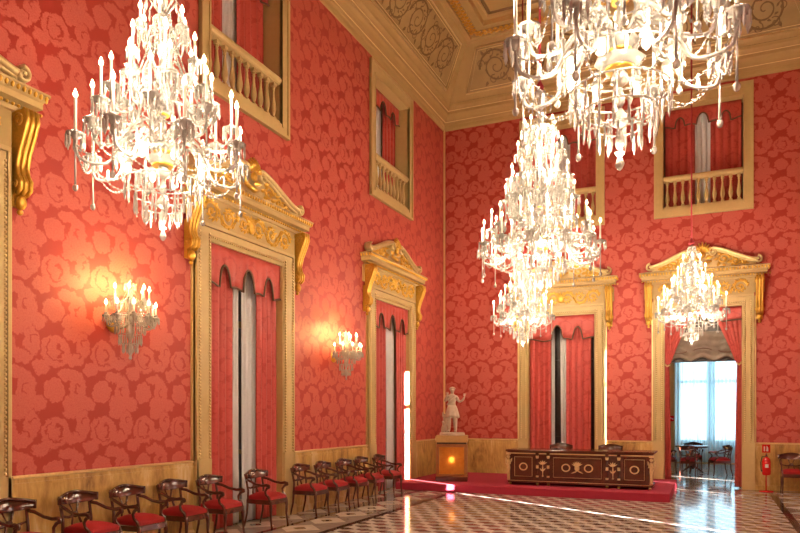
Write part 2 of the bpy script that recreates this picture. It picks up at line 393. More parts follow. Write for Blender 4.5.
def spiral(cx,cz,R,turn,dirn,a0,n=26,r_end=.12):
    out=[]
    for i in range(n+1):
        t=i/n; rr=R*(1-t*(1-r_end)); a=a0+dirn*turn*2*PI*t; out.append((cx+rr*math.cos(a),cz+rr*math.sin(a)))
    return out
def leaf(g,x,z,ang,l,w,y,h):
    ca,sa=math.cos(ang),math.sin(ang)
    pts=[(0,0),(l*.3,w),(l*.7,w*.7),(l,0),(l*.7,-w*.35),(l*.3,-w*.5)]
    base=[g.P((x+ca*a-sa*b,y,z+sa*a+ca*b)) for a,b in pts]; top=g.P((x+ca*l*.45,y-h,z+sa*l*.45))
    for k in range(6): g.F((base[k],base[(k+1)%6],top),True)
def rinceau(g,x0,x1,zc,H,n,y,r,h=None,leaves=7):
    # row of alternating acanthus volutes, running in local x,z on plane y (room is -y)
    h=h or r*1.3; w=(x1-x0)/n; R=min(H*.46,w*.5)
    for i in range(n):
        cx=x0+w*(i+.5); up=1 if i%2 else -1; dirn=up*(1 if cx<(x0+x1)/2 else 1)
        path=spiral(cx,zc,R,1.55,dirn,PI if i%2==0 else PI)
        m=len(path); g.tube([(a,y,b) for a,b in path],[r*(1.1-.6*k/m) for k in range(m)],6,flat=1,up=(0,1,0))
        g.ball((cx,y,zc),R*.2,8,4,1,.6,1)
        for k in range(leaves):
            t=.02+.6*k/leaves; rr=R*(1-t*.88); a=PI+dirn*1.55*2*PI*t
            leaf(g,cx+rr*math.cos(a),zc+rr*math.sin(a),a+dirn*.9,R*.5,R*.17,y,h)
        for k in range(3):
            a=(k/3)*2*PI; leaf(g,cx,zc,a,R*.42,R*.12,y,h)
        # link stem
        g.tube([(cx-w*.5,y,zc),(cx-w*.42,y,zc-up*H*.38),(cx-w*.1,y,zc-up*H*.47),(cx+w*.3,y,zc-up*H*.36),(cx+w*.5,y,zc)],r*.7,6,up=(0,1,0))

# painted scroll panels on the coves
def cove_matrix(side):
    B=frame_mat(side)
    # local x along wall, slope plane: from (d=C0) to (d=C1); local z' up the slope
    dy,dz=C1[0]-.27,C1[1]-9.36; L=math.hypot(dy,dz)
    R=Matrix(((1,0,0,0),(0,dz/L,-dy/L,-.27),(0,dy/L,dz/L,9.36),(0,0,0,1)))
    return B@R,L
for side,(a,b) in (('left',(-1.8,15.68)),('right',(-15.68,1.8)),('back',(-5.45,1.85)),('front',(-1.85,5.45))):
    Mx,L=cove_matrix(side)
    p=MB(); p.M=Mx; a2,b2=(a+.38,b-.38)
    z0,z1=.09,L-.14
    # raised border following the mitred corners, panel a little proud
    p.prism([(a,z0),(b,z0),(b-.42,z1),(a+.42,z1)],-.012,.0)
    pn=struct('ceiling.002',p,M['ceil_panel'])
    fr=MB(); fr.M=Mx
    fr.tube([(a,-.012,z0),(b,-.012,z0),(b-.42,-.012,z1),(a+.42,-.012,z1)],.022,6,closed=True,up=(0,1,0))
    fr.tube([(a+.12,-.012,z0+.06),(b-.12,-.012,z0+.06),(b-.46,-.012,z1-.06),(a+.46,-.012,z1-.06)],.008,5,closed=True,up=(0,1,0))
    struct('trim_11',fr,M['gold2'])
    s=MB(); s.M=Mx; n=max(3,round((b2-a2)/.78))
    for i in range(n):
        ww=(b2-a2-.1)/n; cx=a2+.05+ww*(i+.5); zc=(z0+z1)/2; up=1 if i%2 else -1; RR_=min((z1-z0)*.43,ww*.5)
        pth=spiral(cx,zc,RR_,2.3,up,PI,44,.06); m_=len(pth)
        s.tube([(p_,-.012,q_) for p_,q_ in pth],[.024*(1-.55*k/m_)*(1+.35*(k%3==0)) for k in range(m_)],5,flat=.35,up=(0,1,0))
        for k in range(6):
            aa=PI+up*(k+.3)*.95; rr=RR_*(1-.05*k); pth=spiral(cx+rr*.93*math.cos(aa),zc+rr*.93*math.sin(aa),RR_*.27,1.2,-up,aa+PI,14,.15)
            s.tube([(p_,-.012,q_) for p_,q_ in pth],.012,5,flat=.35,up=(0,1,0))
        for k in range(9):
            aa=k*.7; leaf(s,cx+RR_*.55*math.cos(aa),zc+RR_*.55*math.sin(aa),aa+up*1.1,RR_*.22,RR_*.08,-.012,.01)
    w=(b2-a2-.1)/n
    for i in range(n):        # bud and tendrils filling the corners
        cx=a2+.05+w*(i+.5)
        for sg in (1,-1):
            for q in (-.3,.3):
                leaf(s,cx+q*w,(z0+z1)/2+sg*(z1-z0)*.30,sg*(PI/2-q*2),.13,.05,-.012,.01)
    tag(s.build('painted_scrolls',M['scroll'],pn),'brown painted acanthus scrolls')
# carved gilt leaf moulding on the flat ceiling
g=MB()
def leafrow(g,p,q,step,w):
    p=Vector(p);q=Vector(q);d=(q-p);n=int(d.length/step);t=d.normalized();s=Vector((-t.y,t.x,0))
    for i in range(n):
        c=p+t*((i+.5)*step)
        for sg in (1,-1): g.ball((c.x+s.x*sg*w*.4,c.y+s.y*sg*w*.4,c.z),w*.42,6,4,1,1,.5)
        g.ball((c.x+t.x*step*.5,c.y+t.y*step*.5,c.z-.012),w*.3,6,4,1,1,.6)
d=1.20
cs=[(XL+d,YF+d,10.335),(XR-d,YF+d,10.335),(XR-d,YB-d,10.335),(XL+d,YB-d,10.335)]
for k in range(4): leafrow(g,cs[k],cs[(k+1)%4],.13,.13)
struct('trim_9',g,M['carve'])

# ------------------------------------------------------------------ door and window surrounds
def volute(g,cx,cz,R,turn,dirn,a0,y0,y1,t):
    path=spiral(cx,cz,R,turn,dirn,a0,22,.18); ym=(y0+y1)/2
    g.tube([(a,ym,b) for a,b in path],[t]*len(path),8,flat=abs(y1-y0)/2/t,up=(0,1,0))
    g.ball((cx,y0,cz),R*.28,8,4,1,.6,1)
def s_curve(p0,p1,k,n=18):
    out=[]
    for i in range(n+1):
        t=i/n; x=p0[0]+(p1[0]-p0[0])*t; e=t*t*(3-2*t); z=p0[1]+(p1[1]-p0[1])*(e*(1-k)+t*k); out.append((x,z))
    return out
def surround_parts(ch,oh):
    """list of (name, mesh, label, children) in local frame, room towards -y"""
    P=[]
    z0=OPZ; zA=4.13
    g=MB()
    for s in (-1,1):
        def bx(a,b,y,z,q0=0): 
            x=sorted((s*a,s*b)); g.box(x[0],x[1],-y,0.0,q0,z)
        bx(oh,ch,.04,zA); bx(oh+.055,ch-.05,.065,zA-.05,1.0); bx(ch-.035,ch,.075,zA)
        bx(oh,ch+.015,.075,1.0); bx(oh-.01,ch+.02,.095,.16)
        x=sorted((s*(oh-.02),s*(oh))); g.box(x[0],x[1],-.05,.40,0,z0)
    g.box(-oh,oh,-.04,0,z0,zA); g.box(-ch+.05,ch-.05,-.065,0,z0+.06,zA-.05); g.box(-ch,ch,-.078,0,zA-.035,zA+.01)
    g.box(-oh,oh,-.05,.40,z0-.02,z0)
    P.append(('casing',g.mesh('casing',M['tan2']),None,[]))
    g=MB()
    for s in (-1,1):
        for xx in (oh+.035,ch-.06):
            k=0; zz=1.03
            while zz<zA-.1:
                g.ball((s*xx,-.07,zz),.016,6,4); zz+=.045
    xx=-oh
    while xx<oh: g.ball((xx,-.07,z0+.04),.016,6,4); xx+=.045
    P.append(('bead_moulding',g.mesh('bead_moulding',M['gold2']),None,[]))
    g=MB(); g.box(-ch,ch,-.07,0,zA+.01,4.50); g.box(-ch-.20,ch+.20,-.045,0,zA+.05,4.50)
    P.append(('frieze',g.mesh('frieze',M['tan']),None,[]))
    g=MB(); rinceau(g,-ch+.12,0,4.31,.31,3,-.072,.021,.05,10); 
    g.M=Matrix.Scale(-1,4,(1,0,0)); rinceau(g,-ch+.12,0,4.31,.31,3,-.072,.021,.05,10); g.M=None
    g.ball((0,-.08,4.31),.09,10,6,1,.5,1.2)
    for k in range(7): leaf(g,0,4.31,PI/2+(k-3)*.45,.17,.03,-.075,.05)
    P.append(('frieze_carving',g.mesh('frieze_carving',M['gold']),'gilded carved scroll relief',[]))
    # cornice
    w=ch+.29
    def cprof(g,w,prof):
        rows=[]
        for dd,z in prof:
            e=w-.25+dd; rows.append([g.P(p) for p in ((-e,0,z),(-e,-dd,z),(e,-dd,z),(e,0,z))])
        for a,b in zip(rows,rows[1:]):
            for k in range(3): g.F((a[k],a[k+1],b[k+1],b[k]))
        g.F(rows[0][::-1]); g.F(rows[-1])
        g.F([r[0] for r in rows]); g.F([r[3] for r in rows][::-1])
    g=MB(); cprof(g,w,[(.07,4.49),(.09,4.50),(.10,4.54),(.13,4.56),(.20,4.57),(.20,4.63),(.215,4.645),(.23,4.67),(.25,4.70),(.25,4.72),(.10,4.76),(.08,4.77)])
    P.append(('cornice',g.mesh('cornice',M['tan']),None,[]))
    g=MB(); xx=-w+.03
    while xx<w:
        g.ball((xx,-.235,4.675),.026,6,4,.75,.8,1.2); g.ball((xx+.03,-.12,4.545),.018,6,4); xx+=.06
    for s in (-1,1):
        yy=-.02
        while yy>-.22: g.ball((s*(w-.015),yy,4.675),.026,6,4,.8,.75,1.2); yy-=.06
    P.append(('egg_and_dart',g.mesh('egg_and_dart',M['gold']),'gilded bead row',[]))
    # swan-neck pediment
    g=MB()
    for s in (-1,1):
        A=(s*(w-.22),4.86); B=(s*.20,5.17)
        sp=s_curve(A,B,.25); g.tube([(a,-.09,b) for a,b in sp],[.042]*len(sp),8,flat=1.7,up=(0,1,0))
        sp2=[(a,b-.045) for a,b in sp]; g.tube([(a,-.085,b) for a,b in sp2],[.022]*len(sp),6,flat=1.7,up=(0,1,0))
        volute(g,s*(w-.22),4.86+.0,.085,1.1,-s,PI/2 if s>0 else PI/2,-.17,-.01,.02)
        volute(g,s*.22,5.08,.10,1.2,s,PI/2,-.17,-.01,.022)
        # solid tympanum strip behind the carving
    poly=[(-(w-.25),4.77),((w-.25),4.77)]+[(a,b-.03) for a,b in s_curve((w-.25,4.86),(.2,5.15),.25)]+[(a,b-.03) for a,b in s_curve((w-.25,4.86),(.2,5.15),.25)][::-1][:0]
    top=[(a,b-.03) for a,b in s_curve((w-.25,4.86),(.2,5.15),.25)]
    poly=[(-(w-.25),4.77),((w-.25),4.77)]+top+[(-a,b) for a,b in top[::-1]]
    g.prism(poly,-.03,0)
    P.append(('pediment',g.mesh('pediment',M['gold2']),None,[]))
    g=MB()
    for s in (-1,1):
        for (cx,cz,R,dr) in ((.42,4.93,.12,1),(.66,4.87,.085,-1),(.84,4.84,.06,1)):
            cx=cx*ch/1.0*.98; path=spiral(s*cx,cz,R,1.4,dr*s,0,20)
            g.tube([(a,-.055,b) for a,b in path],.024,6,up=(0,1,0))
            for k in range(7):
                a=k*.9; leaf(g,s*cx+R*.8*math.cos(a),cz+R*.8*math.sin(a),a+.8*s,R*1.0,R*.36,-.04,.08)
    P.append(('pediment_carving',g.mesh('pediment_carving',M['gold']),'gilded pierced leaf carving',[]))
    g=MB()
    for k in range(9):
        a=PI/2+(k-4)*.33; L=.23-.010*abs(k-4)
        g.tube([(.03*math.cos(a),-.12,5.08+.03*math.sin(a)),(L*.6*math.cos(a),-.16,5.08+L*.6*math.sin(a)),(L*math.cos(a),-.12,5.08+L*math.sin(a))],[.012,.026,.014],6,up=(0,1,0))
    g.ball((0,-.13,5.04),.07,10,6,1,.6,1); g.tube([(-.18,-.10,4.9),(0,-.13,4.84),(.18,-.10,4.9)],[.02,.045,.02],8)
    for s in (-1,1): leaf(g,s*.05,4.95,PI/2-s*1.3,.2,.06,-.09,.06)
    P.append(('shell_crest',g.mesh('shell_crest',M['gold']),'gilded shell crest',[]))
    # scroll bracket (one mesh, used both sides)
    for s in (-1,1):
        g=MB(); x=s*(ch+.10)
        pr=[(-.045,4.50),(-.22,4.50),(-.235,4.40),(-.20,4.30),(-.12,4.12),(-.085,3.98),(-.10,3.90),(-.14,3.84),(-.13,3.76),(-.08,3.72),(-.045,3.70)]
        a=[g.P((x-.075,y,z)) for y,z in pr]; b=[g.P((x+.075,y,z)) for y,z in pr]; n=len(pr)
        for k in range(n): g.F((a[k],a[(k+1)%n],b[(k+1)%n],b[k]))
        g.F(a[::-1]); g.F(b)
        for e in (-.055,0,.055): g.tube([(x+e,y-.004,z) for y,z in pr[1:-1]],.022,6)
        for e in (-.078,.078):
            sp=spiral(0,0,.075,1.3,1,0,16); g.tube([(x+e,-.14+p,4.40+q) for p,q in sp],.012,5)
            sp=spiral(0,0,.045,1.3,1,0,14); g.tube([(x+e,-.09+p,3.80+q) for p,q in sp],.010,5)
        g.ball((x,-.07,3.64),.055,8,5,1,1,1.3); g.ball((x,-.06,3.55),.03,8,5)
        g.box(x-.06,x+.06,-.045,0,3.60,4.1)
        P.append(('bracket',g.mesh('bracket',M['gold']),'gilded scroll bracket' ,[]))
    return P
def place_surround(proto,name,label,cat,loc,rz,group):
    t=thing(name,label,cat,loc,rz,group)
    for nm,me,lb,_ in proto:
        o=link(nm,me,t)
        if lb: o['label']=lb
    return t
sideP=surround_parts(CH_S,SH-.02); backP=surround_parts(CH_B,BH-.02)
G1='carved ochre and gold surrounds with swan-neck pediments'
LR,RR=PI/2,-PI/2
place_surround(sideP,'window_surround','ochre and gold window surround cut off by the left edge of the picture','window surround',(XL,SY[0],0),LR,G1)
place_surround(sideP,'window_surround','tall ochre and gold surround on the left wall behind the left chandelier','window surround',(XL,SY[1],0),LR,G1)
place_surround(sideP,'window_surround','ochre and gold surround on the left wall, nearest the room corner','window surround',(XL,SY[2],0),LR,G1)
place_surround(backP,'window_surround','ochre and gold surround on the far wall behind the central chandelier','window surround',(BXs[0],YB,0),0,G1)
place_surround(backP,'door_surround','ochre and gold surround of the open doorway on the far wall','door surround',(BXs[1],YB,0),0,G1)
for i,c in enumerate(SY): place_surround(sideP,'window_surround',['ochre and gold surround on the right-hand wall, nearest the camera','ochre and gold surround in the middle of the right-hand wall','ochre and gold surround on the right-hand wall beside the far corner'][i],'window surround',(XR,c,0),RR,G1)

# upper openings: frame, balustrade
def frame_parts(h):
    g=MB(); o=h-.02; w=h+.17; z0=5.95; z1=8.66
    for s in (-1,1):
        x=sorted((s*o,s*w)); g.box(x[0],x[1],-.04,0,z0,z1)
        x=sorted((s*(w-.05),s*w)); g.box(x[0],x[1],-.065,0,z0,z1)
        x=sorted((s*(o),s*(o+.03))); g.box(x[0],x[1],-.055,0,z0+.14,z1-.22)
        x=sorted((s*o,s*(o+.02))); g.box(x[0],x[1],0,.40,UZ0,UZ1)
    g.box(-o,o,-.04,0,z0,UZ0+.02); g.box(-o,o,-.04,0,UZ1-.02,z1)
    for a,b in ((z0,z0+.05),(z1-.05,z1)): g.box(-w+.05,w-.05,-.065,0,a,b)
    g.box(-o,o,0,.40,UZ0,UZ0+.02); g.box(-o,o,0,.40,UZ1-.02,UZ1)
    return g.mesh('frame',M['tan2'])
def bal_meshes(h):
    o=h-.025
    r=MB().sweep([(.005,6.76),(-.02,6.775),(-.035,6.80),(-.035,6.83),(-.02,6.86),(.14,6.86),(.155,6.83),(.155,6.80),(.12,6.76)],-o,o).mesh('rail',M['tan2'])
    b=MB().box(-o,o,.0,.13,UZ0+.021,UZ0+.07).mesh('plinth',M['tan2'])
    q=MB(); q.box(-.035,.035,-.035,.035,0,.04); q.lathe([(.03,.04),(.032,.055),(.018,.07),(.03,.09),(.043,.15),(.045,.19),(.036,.26),(.022,.36),(.017,.44),(.026,.46),(.018,.475),(.03,.50),(.03,.52)],12); q.box(-.035,.035,-.035,.035,.52,.575)
    return r,b,q.mesh('baluster',M['tan2'])
FS,FB=frame_parts(U_S),frame_parts(U_B); BS,BB=bal_meshes(U_S),bal_meshes(U_B)
def upper(fm,bm_,h,loc,rz,where,n=10):
    f=link('upper_window_frame',fm,None,loc,rz); tag(f,'plain ochre frame of the high opening '+where,'window frame','frames of the high openings')
    t=thing('balustrade','ochre balustrade in the high opening '+where,'balustrade',loc,rz,'balustrades in the high openings')
    link('rail',bm_[0],t); link('plinth',bm_[1],t); o=h-.025
    for k in range(n): link('baluster',bm_[2],t,(-o+(k+.5)*2*o/n,.065,UZ0+.07))
wh=['above the surround at the left picture edge','at top left, above the left chandelier\'s surround','on the left wall nearest the room corner']
for c,w in zip(SY,wh): upper(FS,BS,U_S,(XL,c,0),LR,w)
upper(FB,BB,U_B,(BXs[0],YB,0),0,'on the far wall behind the central chandelier')
upper(FB,BB,U_B,(BXs[1],YB,0),0,'on the far wall above the open doorway')
for c,w in zip(SY,['high on the right-hand wall nearest the camera','high in the middle of the right-hand wall','high on the right-hand wall near the far corner']): upper(FS,BS,U_S,(XR,c,0),RR,w)

# ------------------------------------------------------------------ curtains
def curtain_mesh(name,mat,x0,x1,z0,z1,y,folds,amp,seed,pinch=None,nz=14,lean=0):
    rnd=random.Random(seed); ph=rnd.random()*6; nx=max(12,folds*8); rows=[]
    for j in range(nz+1):
        tz=j/nz; z=z0+(z1-z0)*tz; row=[]
        for i in range(nx+1):
            t=i/nx; a=x0+(x1-x0)*t
            if pinch:
                k=math.exp(-((z-pinch[0])/pinch[2])**2)*pinch[3]; a=a+(pinch[1]-a)*k
            a+=lean*(1-tz)
            ff=math.sin(t*folds*2*PI+ph+.35*math.sin(tz*3+seed))+.35*math.sin(t*folds*4*PI+1.3+ph)
            row.append((a,y+amp*ff*(1-.25*tz),z))
        rows.append(row)
    g=MB(); g.grid(rows); return g.mesh(name,mat)
def pelmet_mesh(h,z0,z1,y,arches):
    # valance with arched cut-outs along the lower edge
    n=60; top=[];low=[]
    for i in range(n+1):
        x=-h+2*h*i/n; z=z0
        t=(x+h)/(2*h)
        z=z0+.03*math.cos(t*2*PI*len(arches))
        for c,w,hh in arches:
            d=abs(x-c*h)/(w*h)
            if d<1: z=max(z,z0+hh*math.sqrt(1-d*d))
        low.append((x,z)); top.append((x,z1))
    g=MB(); rows=[]
    for j in range(5):
        rows.append([(a[0],y+.008*math.sin(a[0]*40)*(1-j/4),a[1]+(b[1]-a[1])*j/4) for a,b in zip(low,top)])
    g.grid(rows)
    f=MB(); f.tube([(x,y-.012,z) for x,z in low],.016,6)
    return g.mesh('pelmet',M['dam_cur']),f.mesh('fringe',M['fringe'])
def dressed_window(h,loc,rz,where,kind,seed,slit=False):
    """curtains, pelmet, sheers of a tall window; h half-opening"""
    x=h-.03; top=OPZ-.02
    if kind=='tall': a1,a2,b1=-.30*h,.30*h,.36*h
    arches=[(-.62,.14,.30),(.03,.16,.33),(.62,.14,.30)] if kind!='back' else [(-.12,.16,.33),(.5,.14,.28)]
    pm,fm=pelmet_mesh(x,3.66 if kind=='right' else 3.36,top,-.008,[] if kind=='right' else arches)
    p=tag(link('pelmet',pm,None,loc,rz,solid=.012),'red damask pelmet with scalloped edge '+where,'pelmet','pelmets of the tall windows')
    tag(link('fringe',fm,p),'dark brown fringe')
    if kind=='back': L=(-x,-.32*h); S=(-.32*h,-.22*h); S2=(-.06*h,.16*h); R=(.14*h,.86*h)
    else: L=(-x,-.28*h); S=(-.32*h,-.03*h); S2=(.01,.42*h); R=(.37*h,x)
    pin=None
    if kind=='right':      # mirrored: local x is the negative of the offset along the wall
        L,S,S2,R=(-(x if not slit else x-.14),-.28*h),(-.30*h,.03),(-.02,.34*h),(.28*h,x)
        if slit: pin=(0,-.3,.9,.13)
        if slit=='low': L=(-x,-.42*h); S=(-.31*h,.03); pin=(0,-.3,.42,.36)
    GG='red damask curtains of the tall windows'
    tag(link('curtain',curtain_mesh('curtain',M['dam_cur'],L[0],L[1],.02,3.75,.055,4,.032,seed,pinch=pin),None,loc,rz,solid=.012),'left red damask curtain '+where,'curtain',GG)
    tag(link('curtain',curtain_mesh('curtain',M['dam_cur'],R[0],R[1],.02,3.75,.055,4,.032,seed+3),None,loc,rz,solid=.012),'right red damask curtain '+where,'curtain',GG)
    GG='white sheers of the tall windows'
    tag(link('sheer_curtain',curtain_mesh('sheer_curtain',M['sheer'],S[0],S[1],.02,3.75,.125,3,.018,seed+5,lean=0),None,loc,rz,solid=.004),'left half of the white sheer '+where,'curtain',GG)
    tag(link('sheer_curtain',curtain_mesh('sheer_curtain',M['sheer'],S2[0],S2[1],.02,3.75,.12,3,.018,seed+7,lean=.03),None,loc,rz,solid=.004),'right half of the white sheer '+where,'curtain',GG)
wn=[0]
def french_window(h,loc,rz,mat=None,glass=True,back=None):
    wn[0]+=1
    g=MB(); y0,y1=.33,.39; x=h-.022; m=mat or M['tan']; z1=OPZ-.022
    for s in (-1,1):
        q=sorted((s*(x-.09),s*x)); g.box(q[0],q[1],y0,y1,0,z1)
        q=sorted((s*.0,s*.07)); g.box(q[0],q[1],y0,y1,0,z1)
    for z,t in ((0,.30),(1.0,.06),(2.9,.10),(3.8,.108)): 
        for s in (-1,1):
            q=sorted((s*.07,s*(x-.09))); g.box(q[0],q[1],y0+.005,y1-.005,z,z+t)
    o=tag(g.build('window_%d'%wn[0],m),kind='structure'); o.location=loc; o.rotation_euler.z=rz
    p=MB(); 
    for z0,z2 in ((.30,1.0),(1.06,2.9),(3.0,3.8)):
        for s in (-1,1):
            q=sorted((s*.072,s*(x-.092))); p.box(q[0],q[1],.357,.363,z0+.002,z2-.002)
    if glass: p.build('window_pane',M['glass'],o)
    else: p.build('door_panel',back or M['darkwood'],o)
    return o
names=['in the surround at the left picture edge','in the surround behind the left chandelier','in the left-wall surround nearest the corner']
for i,c in enumerate(SY):
    dressed_window(SH-.02,(XL,c,0),LR,names[i],'tall',i*11+2,slit=(i==2)); french_window(SH-.02,(XL,c,0),LR,glass=False,back=M['shutter'])
dressed_window(BH-.02,(BXs[0],YB,0),0,'on the far wall behind the desk','back',51); french_window(BH-.02,(BXs[0],YB,0),0,M['darkwood'],False)
# on the right wall the curtain stops short of the jamb and lets the sun through a narrow slit
for i,c in enumerate(SY):
    dressed_window(SH-.02,(XR,c,0),RR,['on the right-hand wall nearest the camera','in the middle of the right-hand wall','on the right-hand wall near the far corner'][i],'right',i*7+80,slit=[False,True,'low'][i]); french_window(SH-.02,(XR,c,0),RR)

# upper drapes behind balustrades
def upper_drapes(h,loc,rz,where,seed):
    x=h-.03; y=.30; z0,z1=UZ0+.03,UZ1-.03; G='drapes in the high openings'
    for s,lab in ((-1,'left'),(1,'right')):
        a,b=sorted((s*.20*h,s*x))
        me=curtain_mesh('curtain',M['dam_cur'],a,b,z0,z1,y,4,.025,seed+s)
        tag(link('curtain',me,None,loc,rz,solid=.012),lab+' red drape in the high opening '+where,'curtain',G)
    me=curtain_mesh('sheer_curtain',M['sheer'],-.26*h,.26*h,z0,z1,y+.07,4,.015,seed+9)
    tag(link('sheer_curtain',me,None,loc,rz,solid=.004),'grey-white sheer in the high opening '+where,'curtain','sheers in the high openings')
    pm,fm=pelmet_mesh(x,UZ1-.42,z1,y-.10,[(-.6,.13,.2),(0,.16,.24),(.6,.13,.2)])
    p=tag(link('pelmet',pm,None,loc,rz,solid=.012),'red pelmet in the high opening '+where,'pelmet','pelmets in the high openings'); tag(link('fringe',fm,p),'dark brown fringe')
for i,c in enumerate(SY): upper_drapes(U_S-.02,(XL,c,0),LR,wh[i],i*5+200)
upper_drapes(U_B-.02,(BXs[0],YB,0),0,'on the far wall behind the central chandelier',230)
upper_drapes(U_B-.02,(BXs[1],YB,0),0,'on the far wall above the open doorway',240)
# closing slabs behind the high openings
g=MB()
for c in SY: g.box(XL-TH-.06,XL-TH-.005,c-1.1,c+1.1,5.8,8.7)
struct('wall_left.001',g,M['outer'])
g=MB()
for c in SY: g.box(XR+TH+.005,XR+TH+.06,c-1.1,c+1.1,5.8,8.7)
struct('wall_right.001',g,M['outer'])
g=MB()
for c in BXs: g.box(c-1.1,c+1.1,YB+TH+.005,YB+TH+.06,5.8,8.7)
g.box(BXs[0]-1.0,BXs[0]+1.0,YB+TH+.005,YB+TH+.06,0,4.1)
struct('wall_back.001',g,M['darkwood'])

# ------------------------------------------------------------------ doorway dressing
DX=BXs[1]; dl=(DX,YB,0)
hh=BH-.03
def lbl(o,l,c,g=None): return tag(o,l,c,g)
pm,fm=pelmet_mesh(hh,3.60,OPZ-.02,.06,[(0,.5,.12)])
p=lbl(link('pelmet',pm,None,dl,0,solid=.012),'plain red damask pelmet at the top of the open doorway','pelmet')
link('fringe',fm,p)
def swag(side):
    rows=[]; nz=18; nx=20
    for j in range(nz+1):
        t=j/nz; z=3.86-t*1.20; row=[]
        inner=.10+(hh-.10-.10)*(t**.8)
        for i in range(nx+1):
            u=i/nx; a=inner+(hh-inner)*u; row.append((side*a,.13+.022*math.sin(u*5*2*PI+t),z-(.25*(1-t))*(1-u)*(-.3)))
        rows.append(row)
    for j in range(1,12):
        t=j/11; z=2.66-t*2.63; row=[]; inner=hh-.10-.045*t
        for i in range(nx+1):
            u=i/nx; a=inner+(hh-inner)*u; row.append((side*a,.13+.02*math.sin(u*4*2*PI+t),z))
        rows.append(row)
    g=MB(); g.grid(rows); return g.mesh('door_curtain',M['dam_cur'])
for s,n in ((-1,'left'),(1,'right')):
    o=link('door_curtain',swag(s),None,dl,0,solid=.01); lbl(o,'red damask drape tied back on the %s side of the doorway'%n,'curtain','drapes of the doorway')
    t=MB().tube([(s*(hh-.12),.09,2.70),(s*(hh-.06),.08,2.66),(s*(hh-.005),.10,2.72)],.02,6).build('tie_back',M['gold2'],o)
# taupe blind
g=MB(); rows=[]
for j in range(15):
    t=j/14; z=3.42-t*.62; row=[]
    for i in range(41):
        u=i/40; a=-hh*.93+2*hh*.93*u; row.append((a,.24+.02*math.sin(t*4*2*PI)+.006*math.sin(u*60),z-.10*(1-abs(2*u-1)**2)*0+ (-.05*math.cos(2*PI*u*3)*t)))
    rows.append(row)
g.grid(rows); o=g.build('blind',M['taupe'],solid=.01); o.location=dl; lbl(o,'gathered taupe fabric blind above the open doorway','blind')
g=MB(); sp=[]
for k in range(3): 
    g.tube([(-.5+k*.5+.18*math.cos(a),.205,3.0+.05*math.sin(a)*(1 if k%2 else -1)) for a in [PI*i/10 for i in range(11)]],.012,6)
tag(g.build('blind_trim',M['fringe'],o),'dark scalloped braid')
# door frame head (dark wood) and leaves
g=MB(); g.box(-hh,hh,.33,.40,2.76,2.88); g.box(-hh,hh,.34,.39,2.88,OPZ-.03)
for s in (-1,1):
    q=sorted((s*(hh-.03),s*hh)); g.box(q[0],q[1],.33,.40,0,2.76)
o=struct('door_1',g,M['darkwood']); o.location=dl
for s,n in ((-1,'left'),(1,'right')):
    t=thing('door_leaf','dark panelled %s leaf of the open double door, swung into the next room'%n,'door',(DX+s*(hh-.035),YB+.43,0),0,'leaves of the open double door')
    ang=PI/2-.06
    g=MB(); g.M=Matrix.Rotation(PI/2+(.08 if s<0 else -.08),4,'Z')
    g.bbox(0,.72,-.022,.022,.01,2.75,.006)
    for z0,z1 in ((.15,.9),(1.05,2.0),(2.1,2.6)):
        for y in (-.03,.022): g.box(.10,.62,y,y+.008,z0,z1)
    g.build('leaf',M['darkwood'],t)
    h=MB(); h.M=g.M
    for y in (-1,1):
        h.tube([(.66,y*.022,1.05),(.66,y*.06,1.05),(.58,y*.065,1.05)],.01,6); h.box(.64,.68,min(y*.022,y*.03),max(y*.022,y*.03),.95,1.15)
    tag(h.build('handle',M['brass'],t),'brass handle')

# ------------------------------------------------------------------ the next room
NX0,NX1,NY=-4.2,3.2,24.6
wx0,wx1=-.98,1.02
g=MB(); g.box(NX0,wx0,NY,NY+.3,0,4.6); g.box(wx1,NX1,NY,NY+.3,0,4.6); g.box(wx0,wx1,NY,NY+.3,4.1,4.6); g.box(wx0,wx1,NY,NY+.3,0,.12)
struct('wall_back.002',g,M['ochrewall'])
struct('wall_left.002',MB().box(NX0-.2,NX0,YB+TH,NY+.3,0,4.6),M['ochrewall'])
struct('wall_right.002',MB().box(NX1,NX1+.2,YB+TH,NY+.3,0,4.6),M['ochrewall'])
struct('ceiling.003',MB().box(NX0-.2,NX1+.2,YB+TH+.07,NY+.3,4.6,4.8),M['white'])
g=MB()
for x0,x1 in ((wx0,wx0+.09),(-.10,.14),(wx1-.09,wx1)): g.box(x0,x1,NY+.08,NY+.14,.12,4.1)
for z in (.12,2.62,4.02): g.box(wx0+.09,-.10,NY+.085,NY+.135,z,z+.09); g.box(.14,wx1-.09,NY+.085,NY+.135,z,z+.09)
g.box(wx0+.09,-.10,NY+.085,NY+.135,.21,.75); g.box(.14,wx1-.09,NY+.085,NY+.135,.21,.75)
struct('window_20',g,M['white'])
for s,(a,b) in (('left',(-1.06,.03)),('right',(.03,1.10))):
    me=curtain_mesh('sheer_curtain',M['sheer2'],a,b,.03,4.15,NY-.12,9,.03,300+len(s))
    tag(link('sheer_curtain',me,None,(0,0,0),0,solid=.003),'bright %s sheer curtain over the window of the next room'%s,'curtain','sheers of the next room')
# exit sign
t=thing('exit_sign','small red sign on the ochre wall of the next room, left of the bright window','sign',(-1.16,NY-.012,1.45))
MB().box(-.07,.07,-.012,.01,-.09,.09).build('plate',M['extred'],t)
g=MB()
g.box(-.045,.045,-.016,-.012,-.012,.012); g.box(-.045,-.02,-.016,-.012,.012,.04); g.box(.02,.045,-.016,-.012,-.04,-.012)
g.build('symbol',M['white'],t)

# ------------------------------------------------------------------ dais
DZ=.155
g=MB(); g.bbox(XL+.06,-.66,13.32,YB-.06,0,DZ,.008)
tag(g.build('dais',M['carpet']),'low platform covered in crimson carpet under the desk and statue','platform')

